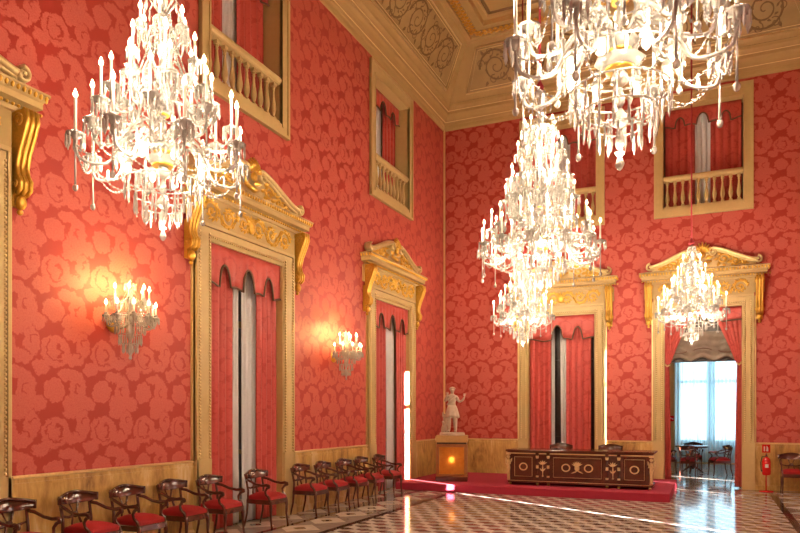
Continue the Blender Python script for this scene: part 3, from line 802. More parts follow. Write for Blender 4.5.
# ------------------------------------------------------------------ armchair
def make_chair():
    root=thing('armchair','x','armchair')
    W=M['mahog']
    # local: faces -y; back at y=+.22
    g=MB(); g.bbox(-.235,.235,-.235,.20,.405,.485,.02)
    pts=[]
    for j in range(7):
        v=j/6; row=[]
        for i in range(9):
            u=i/8; e=(1-(2*u-1)**4)*(1-(2*v-1)**4); row.append((-.228+.456*u,-.225+.42*v,.483+.045*e))
        pts.append(row)
    g.grid(pts); tag(g.build('seat',M['velvet'],root),'red velvet seat')
    g=MB()
    g.bbox(-.25,.25,-.25,-.215,.35,.425,.006); g.bbox(-.25,.25,.19,.225,.35,.42,.006)
    for s in (-1,1):
        q=sorted((s*.25,s*.215)); g.bbox(q[0],q[1],-.215,.19,.352,.42,.006)
    g.build('seat_rail',W,root)
    for s in (-1,1):
        g=MB(); g.tube([(s*.232,-.232,.42),(s*.236,-.240,.34),(s*.236,-.238,.18),(s*.240,-.252,.06),(s*.242,-.262,0)],[.024,.026,.018,.015,.019],8); g.ball((s*.234,-.238,.33),.029,8,5); g.build('leg',W,root)
    for s in (-1,1):
        g=MB(); g.tube([(s*.225,.208,.42),(s*.228,.225,.2),(s*.23,.275,0)],[.021,.018,.016],8); g.build('leg',W,root)
    # back posts
    for s in (-1,1):
        g=MB(); g.tube([(s*.225,.208,.40),(s*.222,.205,.55),(s*.228,.235,.70),(s*.235,.262,.80)],[.02,.018,.018,.016],8); g.build('back_post',W,root)
    # broad curved crest rail with rolled ends
    g=MB(); n=16; rows=[[],[],[],[]]; fr=[];bk=[]
    for i in range(n+1):
        u=2*i/n-1; x=.29*u; y=.285-.10*u*u; hi=.845-.018*abs(u)**3+.012*math.cos(u*PI); lo=.715+.025*abs(u)**2
        if abs(u)>.93: hi-=.02; lo+=.02
        rows[0].append((x,y-.016,lo)); rows[1].append((x,y-.016,hi)); rows[2].append((x,y+.016,hi)); rows[3].append((x,y+.016,lo))
    g.grid(rows+[rows[0]]); I=[g.P(r[0]) for r in rows]; g.F(I); I=[g.P(r[-1]) for r in rows]; g.F(I)
    for s in (-1,1): g.tube([(s*.292,.187,.735),(s*.294,.185,.825)],.022,8)
    g.tube([(.29*u,.27-.10*u*u,.84-.018*abs(u)**3+.012*math.cos(u*PI)) for u in [k/8-1 for k in range(17)]],.016,8)
    g.build('crest_rail',W,root)
    g=MB()   # pierced lyre splat
    for s in (-1,1): g.tube([(s*.03,.205,.42),(s*.075,.215,.50),(s*.045,.232,.58),(s*.03,.243,.63),(s*.07,.26,.72)],[.014,.018,.014,.012,.016],6,flat=.7)
    g.tube([(-.22,.218,.60),(-.1,.245,.575),(0,.25,.59),(.1,.245,.575),(.22,.218,.60)],[.012,.016,.02,.016,.012],6); g.ball((0,.235,.60),.04,8,5,1,.5,1); g.bbox(-.06,.06,.205,.225,.42,.47,.004)
    g.build('splat',W,root)
    for s in (-1,1):
        g=MB()
        g.tube([(s*.235,.235,.715),(s*.262,.15,.700),(s*.275,.02,.655),(s*.278,-.10,.640),(s*.276,-.185,.650),(s*.272,-.225,.640),(s*.268,-.235,.610)],[.020,.020,.019,.020,.024,.024,.018],8)
        g.build('armrest',W,root)
        g=MB(); g.tube([(s*.268,-.232,.63),(s*.262,-.18,.60),(s*.256,-.145,.555),(s*.250,-.155,.505),(s*.245,-.205,.465),(s*.240,-.228,.41)],[.018,.020,.018,.017,.02,.02],8); g.ball((s*.268,-.222,.628),.03,8,5,.8,1,1)
        g.build('arm_support',W,root)
    root.scale=(.80,.90,.93)
    return root
chair=make_chair(); used=[False]
def place_chair(x,y,z,rz,label,group):
    o=chair if not used[0] else copy_tree(chair)
    used[0]=True; o.location=(x,y,z); o.rotation_euler.z=rz; tag(o,label,'armchair',group); return o
row=[(4.42,'mahogany armchair with red seat at the left end of the wall row, partly cut off'),(5.16,'second mahogany armchair from the left end of the wall row'),
(5.80,'third mahogany armchair from the left end of the wall row'),(6.54,'fourth mahogany armchair from the left, before the marble dado'),
(7.22,'fifth mahogany armchair from the left, before the big window\'s left curtain'),(8.22,'lone mahogany armchair in front of the white sheer of the big window'),
(9.50,'mahogany armchair just right of the big window, first of the far five'),(10.18,'second armchair of the far five by the left wall'),
(10.88,'third and middle armchair of the far five by the left wall'),(11.60,'fourth armchair of the far five, before the second window\'s casing'),
(12.36,'mahogany armchair at the far end of the wall row, before the second window')]
for k,(y,l) in enumerate(row): place_chair(-5.80+(k%3-1)*.012,y-(.06 if k>5 else 0),.003,PI/2+.03*math.sin(k*2.1),l,'armchairs in a row along the left wall')
place_chair(-2.97,15.05,DZ+.004,PI*0,'left armchair behind the desk, only its crest rail showing','armchairs behind the desk')
place_chair(-1.93,15.05,DZ+.004,PI*0,'right armchair behind the desk, only its crest rail showing','armchairs behind the desk')
place_chair(1.52,15.98,0,0,'mahogany armchair against the far wall beside the fire extinguisher','armchairs by the far wall')
GN='armchairs round the table in the next room'
place_chair(-.50,19.3,0,PI-.1,'armchair seen from behind at the near side of the next room\'s table',GN)
place_chair(.24,19.75,0,-PI/2+.35,'armchair at the right side of the next room\'s table',GN)
place_chair(-.42,21.1,.002,.1,'armchair at the far side of the next room\'s table',GN)
place_chair(-1.05,19.9,0,PI/2,'armchair at the left side of the next room\'s table, half hidden by the jamb',GN)
t=thing('round_table','dark wooden table among armchairs in the next room','table',(-.45,20.15,0))
MB().lathe([(.0,.70),(.40,.70),(.42,.715),(.42,.735),(.40,.75),(0,.75)],28,cap=False).build('tabletop',M['mahog'],t)
MB().lathe([(.05,.12),(.09,.2),(.05,.35),(.07,.5),(.05,.62),(.12,.70)],16).build('pedestal',M['mahog'],t)
for k in range(3):
    a=k*2*PI/3+.4; MB().tube([(0.04*math.cos(a),0.04*math.sin(a),.2),(.15*math.cos(a),.15*math.sin(a),.14),(.30*math.cos(a),.30*math.sin(a),.025)],[.035,.03,.022],8).build('leg',M['mahog'],t)

# ------------------------------------------------------------------ desk
t=thing('desk','long mahogany desk with gilt mounts standing on the crimson platform','desk',(-2.40,13.86,DZ)); t.scale=(1.05,1,.955)
H=1.375
g=MB(); g.bbox(-H,H,.0,.82,.715,.75,.006); g.bbox(-H+.03,H-.03,.02,.80,.69,.715,.004); tag(g.build('desktop',M['mahog2'],t),'dark polished top')
g=MB(); g.bbox(-H+.07,H-.07,.05,.76,.09,.69,.006); g.build('body',M['mahog2'],t)
g=MB(); g.bbox(-H+.04,H-.04,.02,.79,.05,.10,.006); g.build('plinth',M['mahog2'],t)
g=MB(); g.box(-H+.05,H-.05,.044,.05,.66,.685); 
g.box(-H+.04,H-.04,.014,.02,.085,.095)
tag(g.build('brass_line',M['gold2'],t),'gilt inlay line')
fz=[(-H+.12,-.80),(-.50,.50),(.80,H-.12)]
for a,b in fz:
    g=MB(); g.bbox(a+.03,b-.03,.032,.05,.15,.63,.006); o=tag(g.build('panel',M['mahog2'],t),'mahogany front panel')
    f=MB(); i=.055
    f.tube([(a+i,.03,.15+i-.02),(b-i,.03,.15+i-.02),(b-i,.03,.63-i+.02),(a+i,.03,.63-i+.02)],.0055,4,closed=True,up=(0,1,0)); tag(f.build('gilt_border',M['gold2'],o),'gilt border')
    w=MB(); c=(a+b)/2
    cs=[c] if b-a<.9 else [c-.21,c+.21]
    for cc in cs:
        for k in range(18):
            q=2*PI*k/18; leaf(w,cc+.075*math.cos(q),.39+.075*math.sin(q),q+PI/2,.045,.014,.03,.014); leaf(w,cc+.075*math.cos(q),.39+.075*math.sin(q),q+PI/2+.7,.03,.01,.03,.012)
        w.tube([(cc+.075*math.cos(2*PI*k/24),.03,.39+.075*math.sin(2*PI*k/24)) for k in range(24)],.009,6,closed=True,up=(0,1,0))
    if len(cs)==2:
        w.ball((c,.03,.39),.055,10,6,.9,.4,1.3)
        for k in range(7): leaf(w,c,.42,PI/2+(k-3)*.35,.12,.02,.03,.02)
        for s in (-1,1): leaf(w,c,.33,PI/2-s*2.0,.13,.02,.03,.02)
    tag(w.build('gilt_wreath',M['gold2'],o),'gilt wreath mount')
for s in (-1,1):
    for x in (.545,.755):
        g=MB(); xx=s*x; g.M=Matrix.Translation((xx,.04,0)); g.bbox(-.03,.03,-.035,.02,.10,.16,.004); g.lathe([(.020,.16),(.026,.18),(.021,.20),(.023,.4),(.019,.60),(.026,.615),(.026,.64)],10,(0,-.01,0)); g.bbox(-.03,.03,-.035,.02,.64,.69,.004); o=g.build('column',M['mahog'],t)
        g2=MB(); g2.M=g.M; g2.lathe([(.024,.17),(.028,.19),(.024,.21)],10,(0,-.01,0)); g2.lathe([(.024,.57),(.031,.60),(.03,.63)],10,(0,-.01,0)); g2.lathe([(.025,.36),(.027,.38),(.025,.43)],10,(0,-.01,0)); tag(g2.build('gilt_ring',M['gold2'],o),'gilt rings')
    g=MB(); xx=s*.65; g.tube([(xx,.035,.20),(xx,.03,.36),(xx,.035,.46)],[.006,.014,.006],6)
    for k in range(5): leaf(g,xx,.44,PI/2+(k-2)*.5,.10,.02,.035,.02)
    leaf(g,xx,.30,PI/2+.7,.09,.02,.04,.015); leaf(g,xx,.30,PI/2-.7,.09,.02,.04,.015); g.ball((xx,.035,.2),.018,8,5)
    tag(g.build('torch_mount',M['gold2'],t),'gilt torch mount')
    # winged figure at the corner
    xx=s*(H-.055); g=MB()
    g.tube([(xx,.03,.10),(xx,.03,.16),(xx,.025,.28),(xx,.03,.36),(xx,.02,.45),(xx,.025,.51),(xx,.03,.55)],[.032,.03,.028,.036,.03,.038,.018],10); g.ball((xx,.02,.595),.034,10,6); g.bbox(xx-.04,xx+.04,-.005,.07,.64,.69,.004)
    for q in (-1,1):
        g.tube([(xx+q*.02,.05,.52),(xx+q*.055,.05,.56),(xx+q*.06,.06,.48),(xx+q*.03,.06,.36)],[.012,.022,.018,.005],6,flat=.5)
        g.tube([(xx+q*.035,.02,.51),(xx+q*.045,.0,.44),(xx+q*.01,-.012,.46)],[.012,.01,.01],6)
    tag(g.build('gilt_figure',M['gold2'],t),'gilt winged corner figure')
for x in (-H+.08,-.755,-.545,.545,.755,H-.08):
    MB().lathe([(.016,0),(.026,.012),(.03,.03),(.022,.05)],10,(x,.06,0)).build('foot',M['gold2'],t)
    MB().lathe([(.016,0),(.026,.012),(.03,.03),(.022,.05)],10,(x,.72,0)).build('foot',M['gold2'],t)

# ------------------------------------------------------------------ statue on pedestal
rzp=-.33+.0
PX,PY=-5.14,14.22
t=thing('pedestal','wooden pedestal with glowing amber panel, under the statue in the corner','pedestal',(PX,PY,DZ),.30)
g=MB(); g.bbox(-.34,.34,-.30,.30,0,.10,.01); g.build('base',M['mahog2'],t)
g=MB()
for s in (-1,1):
    q=sorted((s*.33,s*.27)); g.box(q[0],q[1],-.29,-.23,.10,.80); g.box(q[0],q[1],.23,.29,.10,.80)
    g.box(min(s*.30,s*.315),max(s*.30,s*.315),-.23,.23,.10,.80)
g.box(-.27,.27,-.285,-.235,.10,.15); g.box(-.27,.27,-.285,-.235,.735,.80); g.box(-.27,.27,.235,.285,.10,.80); g.build('case',M['amberwood'],t)
g=MB(); g.box(-.268,.268,-.268,-.258,.152,.733); tag(g.build('amber_pane',M['onyx'],t),'amber panel lit from inside')
g=MB(); g.bbox(-.32,.32,-.28,.28,.80,.835,.006); g.build('groove',M['darkwood'],t)
g=MB(); g.bbox(-.345,.345,-.305,.305,.835,.845+.135,.008); tag(g.build('cap',M['ochrewall'],t),'pale ochre cap block')
g=MB(); g.ball((0,-.19,.46),.055,12,8); lb=g.build('lamp',M['bulb2'],t)

st=thing('statue','pale stone statue of a standing robed figure with one arm raised, on the lit pedestal','statue',(PX,PY,DZ+.98),.30); st.scale=(1.34,1.28,1.17)
S=M['statue']
MB().lathe([(.20,0),(.205,.01),(.205,.045),(.19,.055),(0.001,.06)],20).build('base',S,st)
def skin(name,verts,edges,radii,parent,mat,sub=2,root=0):
    me=bpy.data.meshes.new(name); me.from_pydata(verts,edges,[]); me.update(); o=bpy.data.objects.new(name,me); col.objects.link(o); o.parent=parent
    m=o.modifiers.new('s','SKIN'); m.use_smooth_shade=True
    for i,r in enumerate(radii): me.skin_vertices[0].data[i].radius=(r,r) if not isinstance(r,tuple) else r
    me.skin_vertices[0].data[root].use_root=True
    m2=o.modifiers.new('u','SUBSURF'); m2.levels=sub; m2.render_levels=sub
    me.materials.append(mat); return o
z=.055
V=[(0,0,.50),(0,-.005,.58),(.004,0,.66),(.0,0,.735),(.002,-.005,.775),(.004,-.012,.80),           # pelvis..neck, head base
   (.005,-.018,.835),(.005,-.012,.868),
   (.075,0,.715),(.115,.005,.62),(.175,-.035,.655),(.205,-.05,.72),                               # raised arm (viewer right)
   (-.075,0,.72),(-.115,.012,.63),(-.10,-.05,.70),(-.075,-.06,.745),                              # bent arm (viewer left)
   (.045,0,.47),(.05,-.01,.28),(.055,.012,.09),(.055,-.045,.065),
   (-.045,0,.47),(-.055,-.035,.29),(-.05,.015,.10),(-.062,-.04,.065)]
E=[(0,1),(1,2),(2,3),(3,4),(4,5),(5,6),(6,7),(3,8),(8,9),(9,10),(10,11),(3,12),(12,13),(13,14),(14,15),(0,16),(16,17),(17,18),(18,19),(0,20),(20,21),(21,22),(22,23)]
Rr=[(.068,.055),(.052,.042),(.066,.048),(.05,.04),.024,.026,(.038,.045),(.03,.036),.030,.023,.019,.014,.030,.023,.018,.014,.052,.040,.026,.018,.052,.040,.026,.018]
b=skin('body',V,E,Rr,st,S)
for bx_,by_,bz_,sg in ((.205,-.05,.72,1),(-.075,-.06,.745,-1)):
    g=MB(); g.ball((bx_,by_,bz_+.015),.016,8,5,.7,1,1.2)
    for k in range(4):
        a=(k-1.5)*.25; g.tube([(bx_+.006*(k-1.5),by_,bz_+.025),(bx_+.012*(k-1.5),by_-.004,bz_+.05-.003*abs(k-1.5)),(bx_+.014*(k-1.5),by_-.012,bz_+.062-.004*abs(k-1.5))],[.0052,.0048,.003],6)
    g.tube([(bx_-sg*.012,by_,bz_+.01),(bx_-sg*.026,by_-.01,bz_+.03)],[.006,.004],6); g.build('hand',S,b)
g=MB(); g.ball((.005,-.058,.842),.010,6,4,.6,1,1.2)                                  # nose
for s in (-1,1): g.ball((.005+s*.014,-.050,.852),.006,6,4); g.ball((.005+s*.038,-.015,.845),.011,6,4,.4,.8,1.2)
g.ball((.005,-.050,.822),.009,6,4,1.4,.6,.5); g.build('face',S,b)
g=MB(); g.ball((.005,-.002,.872),.042,10,7,1,1.05,.85); g.ball((.005,.042,.868),.024,8,5)
for k in range(9):
    a=PI*k/8; g.ball((.005+.040*math.cos(a),-.022-.012*math.sin(a),.868+.016*math.sin(a)),.012,6,4)
g.build('hair',S,b)
g=MB(); n=36; rows=[]                                                                # tunic skirt with folds
for j,(zz,rx,ry) in enumerate(((.56,.060,.050),(.50,.082,.068),(.44,.096,.080),(.38,.108,.090),(.33,.116,.097))):
    rows.append([((rx*(1+.07*j/4*math.sin(9*2*PI*i/n)))*math.cos(2*PI*i/n),(ry*(1+.09*j/4*math.sin(9*2*PI*i/n)))*math.sin(2*PI*i/n),zz+.012*math.sin(3*2*PI*i/n)*(j/4)) for i in range(n+1)])
g.grid(rows); g.build('tunic',S,st,solid=.008)
g=MB(); g.tube([(.07,-.01,.735),(.03,-.055,.69),(-.03,-.062,.63),(-.07,-.03,.57),(-.06,.04,.56),(.02,.062,.60),(.07,.03,.68),(.07,-.01,.735)],.016,8)
g.tube([(-.09,.045,.76),(-.06,.06,.66),(-.02,.065,.56)],[.022,.02,.014],8); g.build('drapery',S,st)
g=MB(); g.tube([(-.12,.02,.05),(-.125,.02,.16),(-.115,.025,.28),(-.13,.02,.40)],[.05,.038,.034,.028],9); g.tube([(-.115,.02,.30),(-.145,.0,.36),(-.15,-.01,.43)],[.02,.017,.012],7)
g.tube([(-.15,-.04,.055),(-.14,-.05,.13),(-.13,-.055,.20),(-.14,-.08,.245)],[.03,.035,.024,.022],8); g.ball((-.142,-.10,.25),.024,8,5,.8,1.3,.9); g.build('tree_stump',S,st)

# ------------------------------------------------------------------ fire extinguisher
t=thing('fire_extinguisher','red fire extinguisher on a stand between the doorway and the end armchair','fire extinguisher',(1.06,16.05,0))
MB().lathe([(.13,0),(.14,.008),(.13,.02),(.02,.03)],20).build('stand_base',M['extred'],t)
MB().tube([(0,.09,.02),(0,.09,.78)],.012,8).build('stand_pole',M['extred'],t)
g=MB(); g.lathe([(.06,.34),(.078,.36),(.08,.40),(.08,.62),(.07,.67),(.04,.70),(.022,.71),(.022,.73)],18); g.build('cylinder',M['extred'],t)
g=MB(); [g.F([g.P((.0815*math.cos(a),.0815*math.sin(a),z)) for a,z in ((q,.50),(q+.2,.50),(q+.2,.57),(q,.57))]) for q in (-PI/2-.4,-PI/2-.2,-PI/2,-PI/2+.2)]; g.build('paper_band',M['white'],t)
g=MB(); g.box(-.02,.02,-.02,.02,.72,.75); g.tube([(0,.01,.75),(0,-.05,.76),(0,-.09,.73)],.008,6); g.tube([(0,.01,.765),(0,-.05,.785),(0,-.085,.775)],.008,6); tag(g.build('valve',M['black'],t),'black valve and lever')
g=MB(); g.tube([(-.02,0,.73),(-.08,-.01,.72),(-.105,-.02,.60),(-.10,-.03,.46),(-.085,-.05,.42)],[.009,.009,.009,.009,.018],8); tag(g.build('hose',M['black'],t),'black hose')
g=MB(); g.box(-.075,.075,.075,.09,.80,.97); pl=tag(g.build('sign_plate',M['extred'],t),'red plate with white flame symbol')
g=MB(); g.tube([(.02,.073,.83),(.022,.073,.90),(.01,.073,.94)],[.02,.014,.004],6); g.box(-.045,-.02,.070,.075,.83,.93); g.build('symbol',M['white'],pl)

# ------------------------------------------------------------------ chandeliers
CR=M['crystal']
def arm_meshes(r,r0,zp,zh,candle,scale=1.0):
    """arm in +x direction; pan at (r,0,zp); root (r0,0,zh)"""
    n=22; pts=[]
    P=[Vector((r0,0,zh)),Vector((r0+(r-r0)*.18,0,zh+.16*scale)),Vector((r0+(r-r0)*.42,0,zh+.10*scale)),Vector((r0+(r-r0)*.62,0,zp-.15*scale)),Vector((r-.03*scale,0,zp-.15*scale)),Vector((r,0,zp-.015))]
    # Catmull-Rom
    Q=[P[0]]+P+[P[-1]]
    for i in range(1,len(Q)-2):
        for k in range(5):
            t=k/5; a,b,c,d=Q[i-1],Q[i],Q[i+1],Q[i+2]
            pts.append(.5*((2*b)+(c-a)*t+(2*a-5*b+4*c-d)*t*t+(3*b-a-3*c+d)*t**3))
    pts.append(P[-1])
    g=MB(); m=len(pts); g.tube(pts,[.0105*scale*(1+.22*(k%2)) for k in range(m)],6)
    g.ball((pts[8].x,0,pts[8].z),.022*scale,8,5); 
    arm=g.mesh('arm',CR)
    g=MB(); g.lathe([(.012,-.03),(.022,-.02),(.02,-.008),(.05*scale+.01,.0),(.065*scale,.018),(.062*scale,.02),(.02,.006),(.018,.03),(.024,.035),(.016,.05)],12,(r,0,zp),flute=.06)
    pan=g.mesh('drip_pan',CR)
    g=MB(); L=.085*scale+.02
    for k in range(8):
        a=2*PI*k/8; g.drop((r+.060*scale*math.cos(a),.060*scale*math.sin(a),zp+.012),L,.0105*scale+.001,5)
    fr=g.mesh('crystal_fringe',CR)
    g=MB(); g.tube([(r,0,zp+.03),(r,0,zp+candle)],.0105,8); cd=g.mesh('candle',M['candle'])
    g=MB(); g.lathe([(.004,0),(.013,.010),(.017,.022),(.012,.040),(.005,.056),(.001,.066)],8,(r,0,zp+candle)); bl=g.mesh('bulb',M['bulb'])
    return arm,pan,fr,cd,bl
def beads(g,p,q,sag,n,r):
    p=Vector(p);q=Vector(q)
    W=[p.lerp(q,i/n)-Vector((0,0,sag*4*(i/n)*(1-i/n))) for i in range(n+1)]; g.tube(W,.0022,4)
    for i in range(n+1):
        t=i/n; c=p.lerp(q,t); c.z-=sag*4*t*(1-t); g.ball(c,r,5,3)
def pendant(g,c,l,s=1):
    g.drop(c,.045*s,.010*s,5); g.tube([(c[0],c[1],c[2]-.045*s),(c[0],c[1],c[2]-l+.05*s)],[.006*s,.008*s],5); g.ball((c[0],c[1],c[2]-l+.035*s),.020*s,7,5,1,1,1.3)
def build_chandelier(name,tiers,top,basket,scale,hook):
    """tiers: (radius, pan z, count, candle, phase, hub z)"""
    root=thing(name,'x','chandelier'); hub=[]
    R0=tiers[0][0]
    for (r,zp,n,cd,ph,zh) in tiers:
        ms=arm_meshes(r,.05*scale,zp,zh,cd,scale*(.75 if r<.3*scale else 1))
        for k in range(n):
            a=ph+2*PI*k/n
            o=link('arm',ms[0],root,(0,0,0),a)
            for nm,me in zip(('drip_pan','crystal_fringe','candle','bulb'),ms[1:]): link(nm,me,o)
    # stem: stacked glass balusters
    prof=[(.004,0),(.016*scale,.012),(.026*scale,.035),(.016*scale,.06),(.008,.075),(.03*scale,.10)]
    zz=.12
    g=MB(); g.lathe(prof,12,flute=.06)
    k=0
    while zz<top-.12:
        w=(.05 if k%2 else .028)*scale; h=.115*scale
        g.lathe([(.012,zz),(w,zz+h*.25),(w*.85,zz+h*.6),(.014,zz+h*.95)],12,flute=.05); zz+=h; k+=1
    g.lathe([(.014,zz-.02),(.05*scale,zz+.01),(.07*scale,zz+.05),(.02,zz+.06),(.012,top)],12,flute=.08)
    g.build('glass_stem',CR,root)
    # hub bowls and gilt rings at each tier
    for (r,zp,n,cd,ph,zh) in tiers:
        g=MB(); gg=MB(); w=max(.065*scale,r*.22)
        g.lathe([(.02,zh-.05),(w*.6,zh-.03),(w,zh+.01),(w*.96,zh+.015),(w*.5,zh-.01),(.02,zh)],16,flute=.08)
        gg.lathe([(w*.55,zh-.045),(w*.62,zh-.038),(w*.60,zh-.022),(w*.5,zh-.02)],18)
        o=g.build('glass_bowl',CR,root); tag(gg.build('gilt_ring',M['gold'],o),'gilt ring')
    for (r,z,n,l) in basket:
        g=MB()
        for k in range(n):
            a=2*PI*k/n; g.drop((r*math.cos(a),r*math.sin(a),z),l,.0115*scale,5)
        g.tube([(r*math.cos(2*PI*k/24),r*math.sin(2*PI*k/24),z) for k in range(24)],.006,5,closed=True)
        g.build('prism_hoop',CR,root)
    for (r,zp,n,cd,ph,zh) in tiers[:3]:
        g=MB(); th=2*PI/n; beads(g,(r,0,zp-.04),(r*math.cos(th),r*math.sin(th),zp-.04),.13*scale,13,.0085*scale+.001); me=g.mesh('bead_swag',CR)
        for k in range(n): link('bead_swag',me,root,(0,0,0),ph+th*k)
    r,zp,n,cd,ph,zh=tiers[0]
    g=MB(); beads(g,(r,0,zp-.05),(basket[0][0],0,basket[0][1]),.12*scale,13,.0085*scale+.001); me=g.mesh('bead_swag',CR)
    for k in range(n): link('bead_swag',me,root,(0,0,0),ph+2*PI*k/n)
    g=MB(); beads(g,(tiers[2][0]*.8,0,tiers[2][5]+.1*scale),(.05,0,top-.25*scale),.12*scale,34,.0085*scale); me=g.mesh('bead_chain',CR)
    for k in range(10): link('bead_chain',me,root,(0,0,0),2*PI*k/10)
    for i,(r,zp,n,cd,ph,zh) in enumerate(tiers[:3]):
        g=MB(); pendant(g,(r,0,zp-.04),(.36-.07*i)*scale,scale); me=g.mesh('crystal_pendant',CR)
        g=MB(); g.drop((0,0,0),.10*scale,.014*scale,6); m2=g.mesh('crystal_drop',CR)
        for k in range(n):
            a=ph+2*PI*k/n; link('crystal_pendant',me,root,(0,0,0),a)
            for rr,dz in ((.55,.06),(.78,-.09)): link('crystal_drop',m2,root,(r*rr*math.cos(a),r*rr*math.sin(a),zp+dz))
    # downward lamps round the lower body
    w=tiers[0][0]*.48; zl=basket[0][1]+.16*scale; nl=8
    g=MB(); g.tube([(w*.3,0,zl+.10),(w*.7,0,zl+.13),(w*.98,0,zl+.05)],.010,6); g.lathe([(.012,.05),(.03,.03),(.036,0),(.03,.0)],10,(w,0,zl)); m1=g.mesh('lower_arm',CR)
    g=MB(); g.lathe([(.006,0),(.018,-.012),(.024,-.035),(.018,-.06),(.003,-.075)],9,(w,0,zl)); m2=g.mesh('bulb',M['bulb'])
    for k in range(nl):
        o=link('lower_arm',m1,root,(0,0,0),2*PI*(k+.3)/nl); link('bulb',m2,o)
    # crown
    g=MB(); 
    for k in range(10):
        a=2*PI*k/10; ca,sa=math.cos(a),math.sin(a)
        g.tube([(.03*ca*scale,.03*sa*scale,top-.22*scale),(.10*ca*scale,.10*sa*scale,top-.12*scale),(.13*ca*scale,.13*sa*scale,top-.16*scale)],.007*scale,5)
        g.drop((.13*ca*scale,.13*sa*scale,top-.16*scale),.09*scale,.011*scale,5); g.drop((.07*ca*scale,.07*sa*scale,top-.05*scale),.08*scale,.011*scale,5)
    g.build('crown',CR,root)
    g=MB(); g.tube([(0,0,top-.02),(0,0,hook-.02)],.016,8); g.lathe([(.05,top),(.06,top+.03),(.03,top+.09),(.016,top+.12)],10); tag(g.build('cord',M['cord'],root),'red fabric-covered hanging cord')
    MB().lathe([(.12,hook),(.13,hook-.03),(.06,hook-.07),(.02,hook-.09)],16).build('ceiling_rose',M['gold'],root)
    return root
def lamps(name_root,x,y,z,ring,E,n=4,col_=(1,.79,.55),rad=.07):
    k=0
    for (r,h,share) in ring:
        for i in range(n if r>0 else 1):
            a=2*PI*i/n+.4
            l=bpy.data.lights.new('lamp_light','POINT'); l.energy=E*share/(n if r>0 else 1); l.color=col_; l.shadow_soft_size=rad
            o=bpy.data.objects.new('lamp_light',l); col.objects.link(o); o.location=(x+r*math.cos(a),y+r*math.sin(a),z+h)
s8=PI/8
TT=[(.60,.66,8,.27,.20,.60),(.50,.86,8,.25,.20+s8,.70),(.36,1.08,8,.20,.1,.98),(.25,1.32,6,.17,.3,1.22),(.17,1.56,6,.12,.1,1.47)]
BK=[(.27,.44,20,.15),(.20,.33,16,.15),(.12,.24,10,.13),(.33,.60,22,.10),(.20,.98,14,.13),(.14,1.24,12,.12),(.10,1.50,10,.11)]
HOOKZ=10.46
z1=2.90
c1=build_chandelier('chandelier',TT,1.93,BK,1.0,HOOKZ-z1); c1.location=(-3.75,4.0,z1)
E1=[(.40,.56,.25),(.64,.98,.35),(.40,1.32,.25),(.26,1.74,.08),(0,.10,.07)]
CG='crystal chandeliers of the same pattern'
c1['label']='crystal chandelier at upper left, in front of the left wall'; c1['group']=CG
def ch_copy(x,y,z,rz,label):
    o=copy_tree(c1); o.location=(x,y,z); o.rotation_euler.z=rz; o['label']=label; return o
c2=ch_copy(-.46,4.02,2.96,.35,'largest-looking crystal chandelier at top right, cut off by the upper edge')
c4=ch_copy(-3.57,14.2,2.98,.15,'small distant crystal chandelier partly hidden just below the central chandelier')
c5=ch_copy(-.32,14.25,2.89,.5,'small crystal chandelier hanging before the open doorway on its red cord')
s10=PI/10
T3=[(.78,.62,12,.26,.1,.62),(.64,.84,12,.24,.1+PI/12,.78),(.45,1.25,10,.18,.2,1.18),(.38,1.50,10,.16,.2+s10,1.45),(.29,1.86,8,.15,.1,1.80),(.20,2.15,8,.12,.4,2.10)]
B3=[(.34,.42,26,.17),(.25,.30,20,.16),(.15,.21,12,.14),(.42,.60,30,.12),(.36,1.20,30,.22),(.30,1.46,24,.2),(.24,1.05,20,.16),(.22,1.78,20,.2),(.15,2.08,16,.16)]
c3=build_chandelier('chandelier',T3,2.72,B3,1.15,HOOKZ-3.22); c3.location=(-2.08,9.2,3.22)
c3['label']='tall many-tiered central crystal chandelier at the middle of the room'; c3['group']='large central chandelier'
EC=275
for (x,y,z) in ((-3.75,4.0,z1),(-.46,4.02,2.96),(-3.57,14.2,2.98),(-.32,14.25,2.89)): lamps('',x,y,z,E1,EC)
lamps('',-2.08,9.2,3.22,[(.50,.56,.22),(.82,.95,.34),(.52,1.6,.24),(.36,2.1,.12),(0,.10,.08)],560)

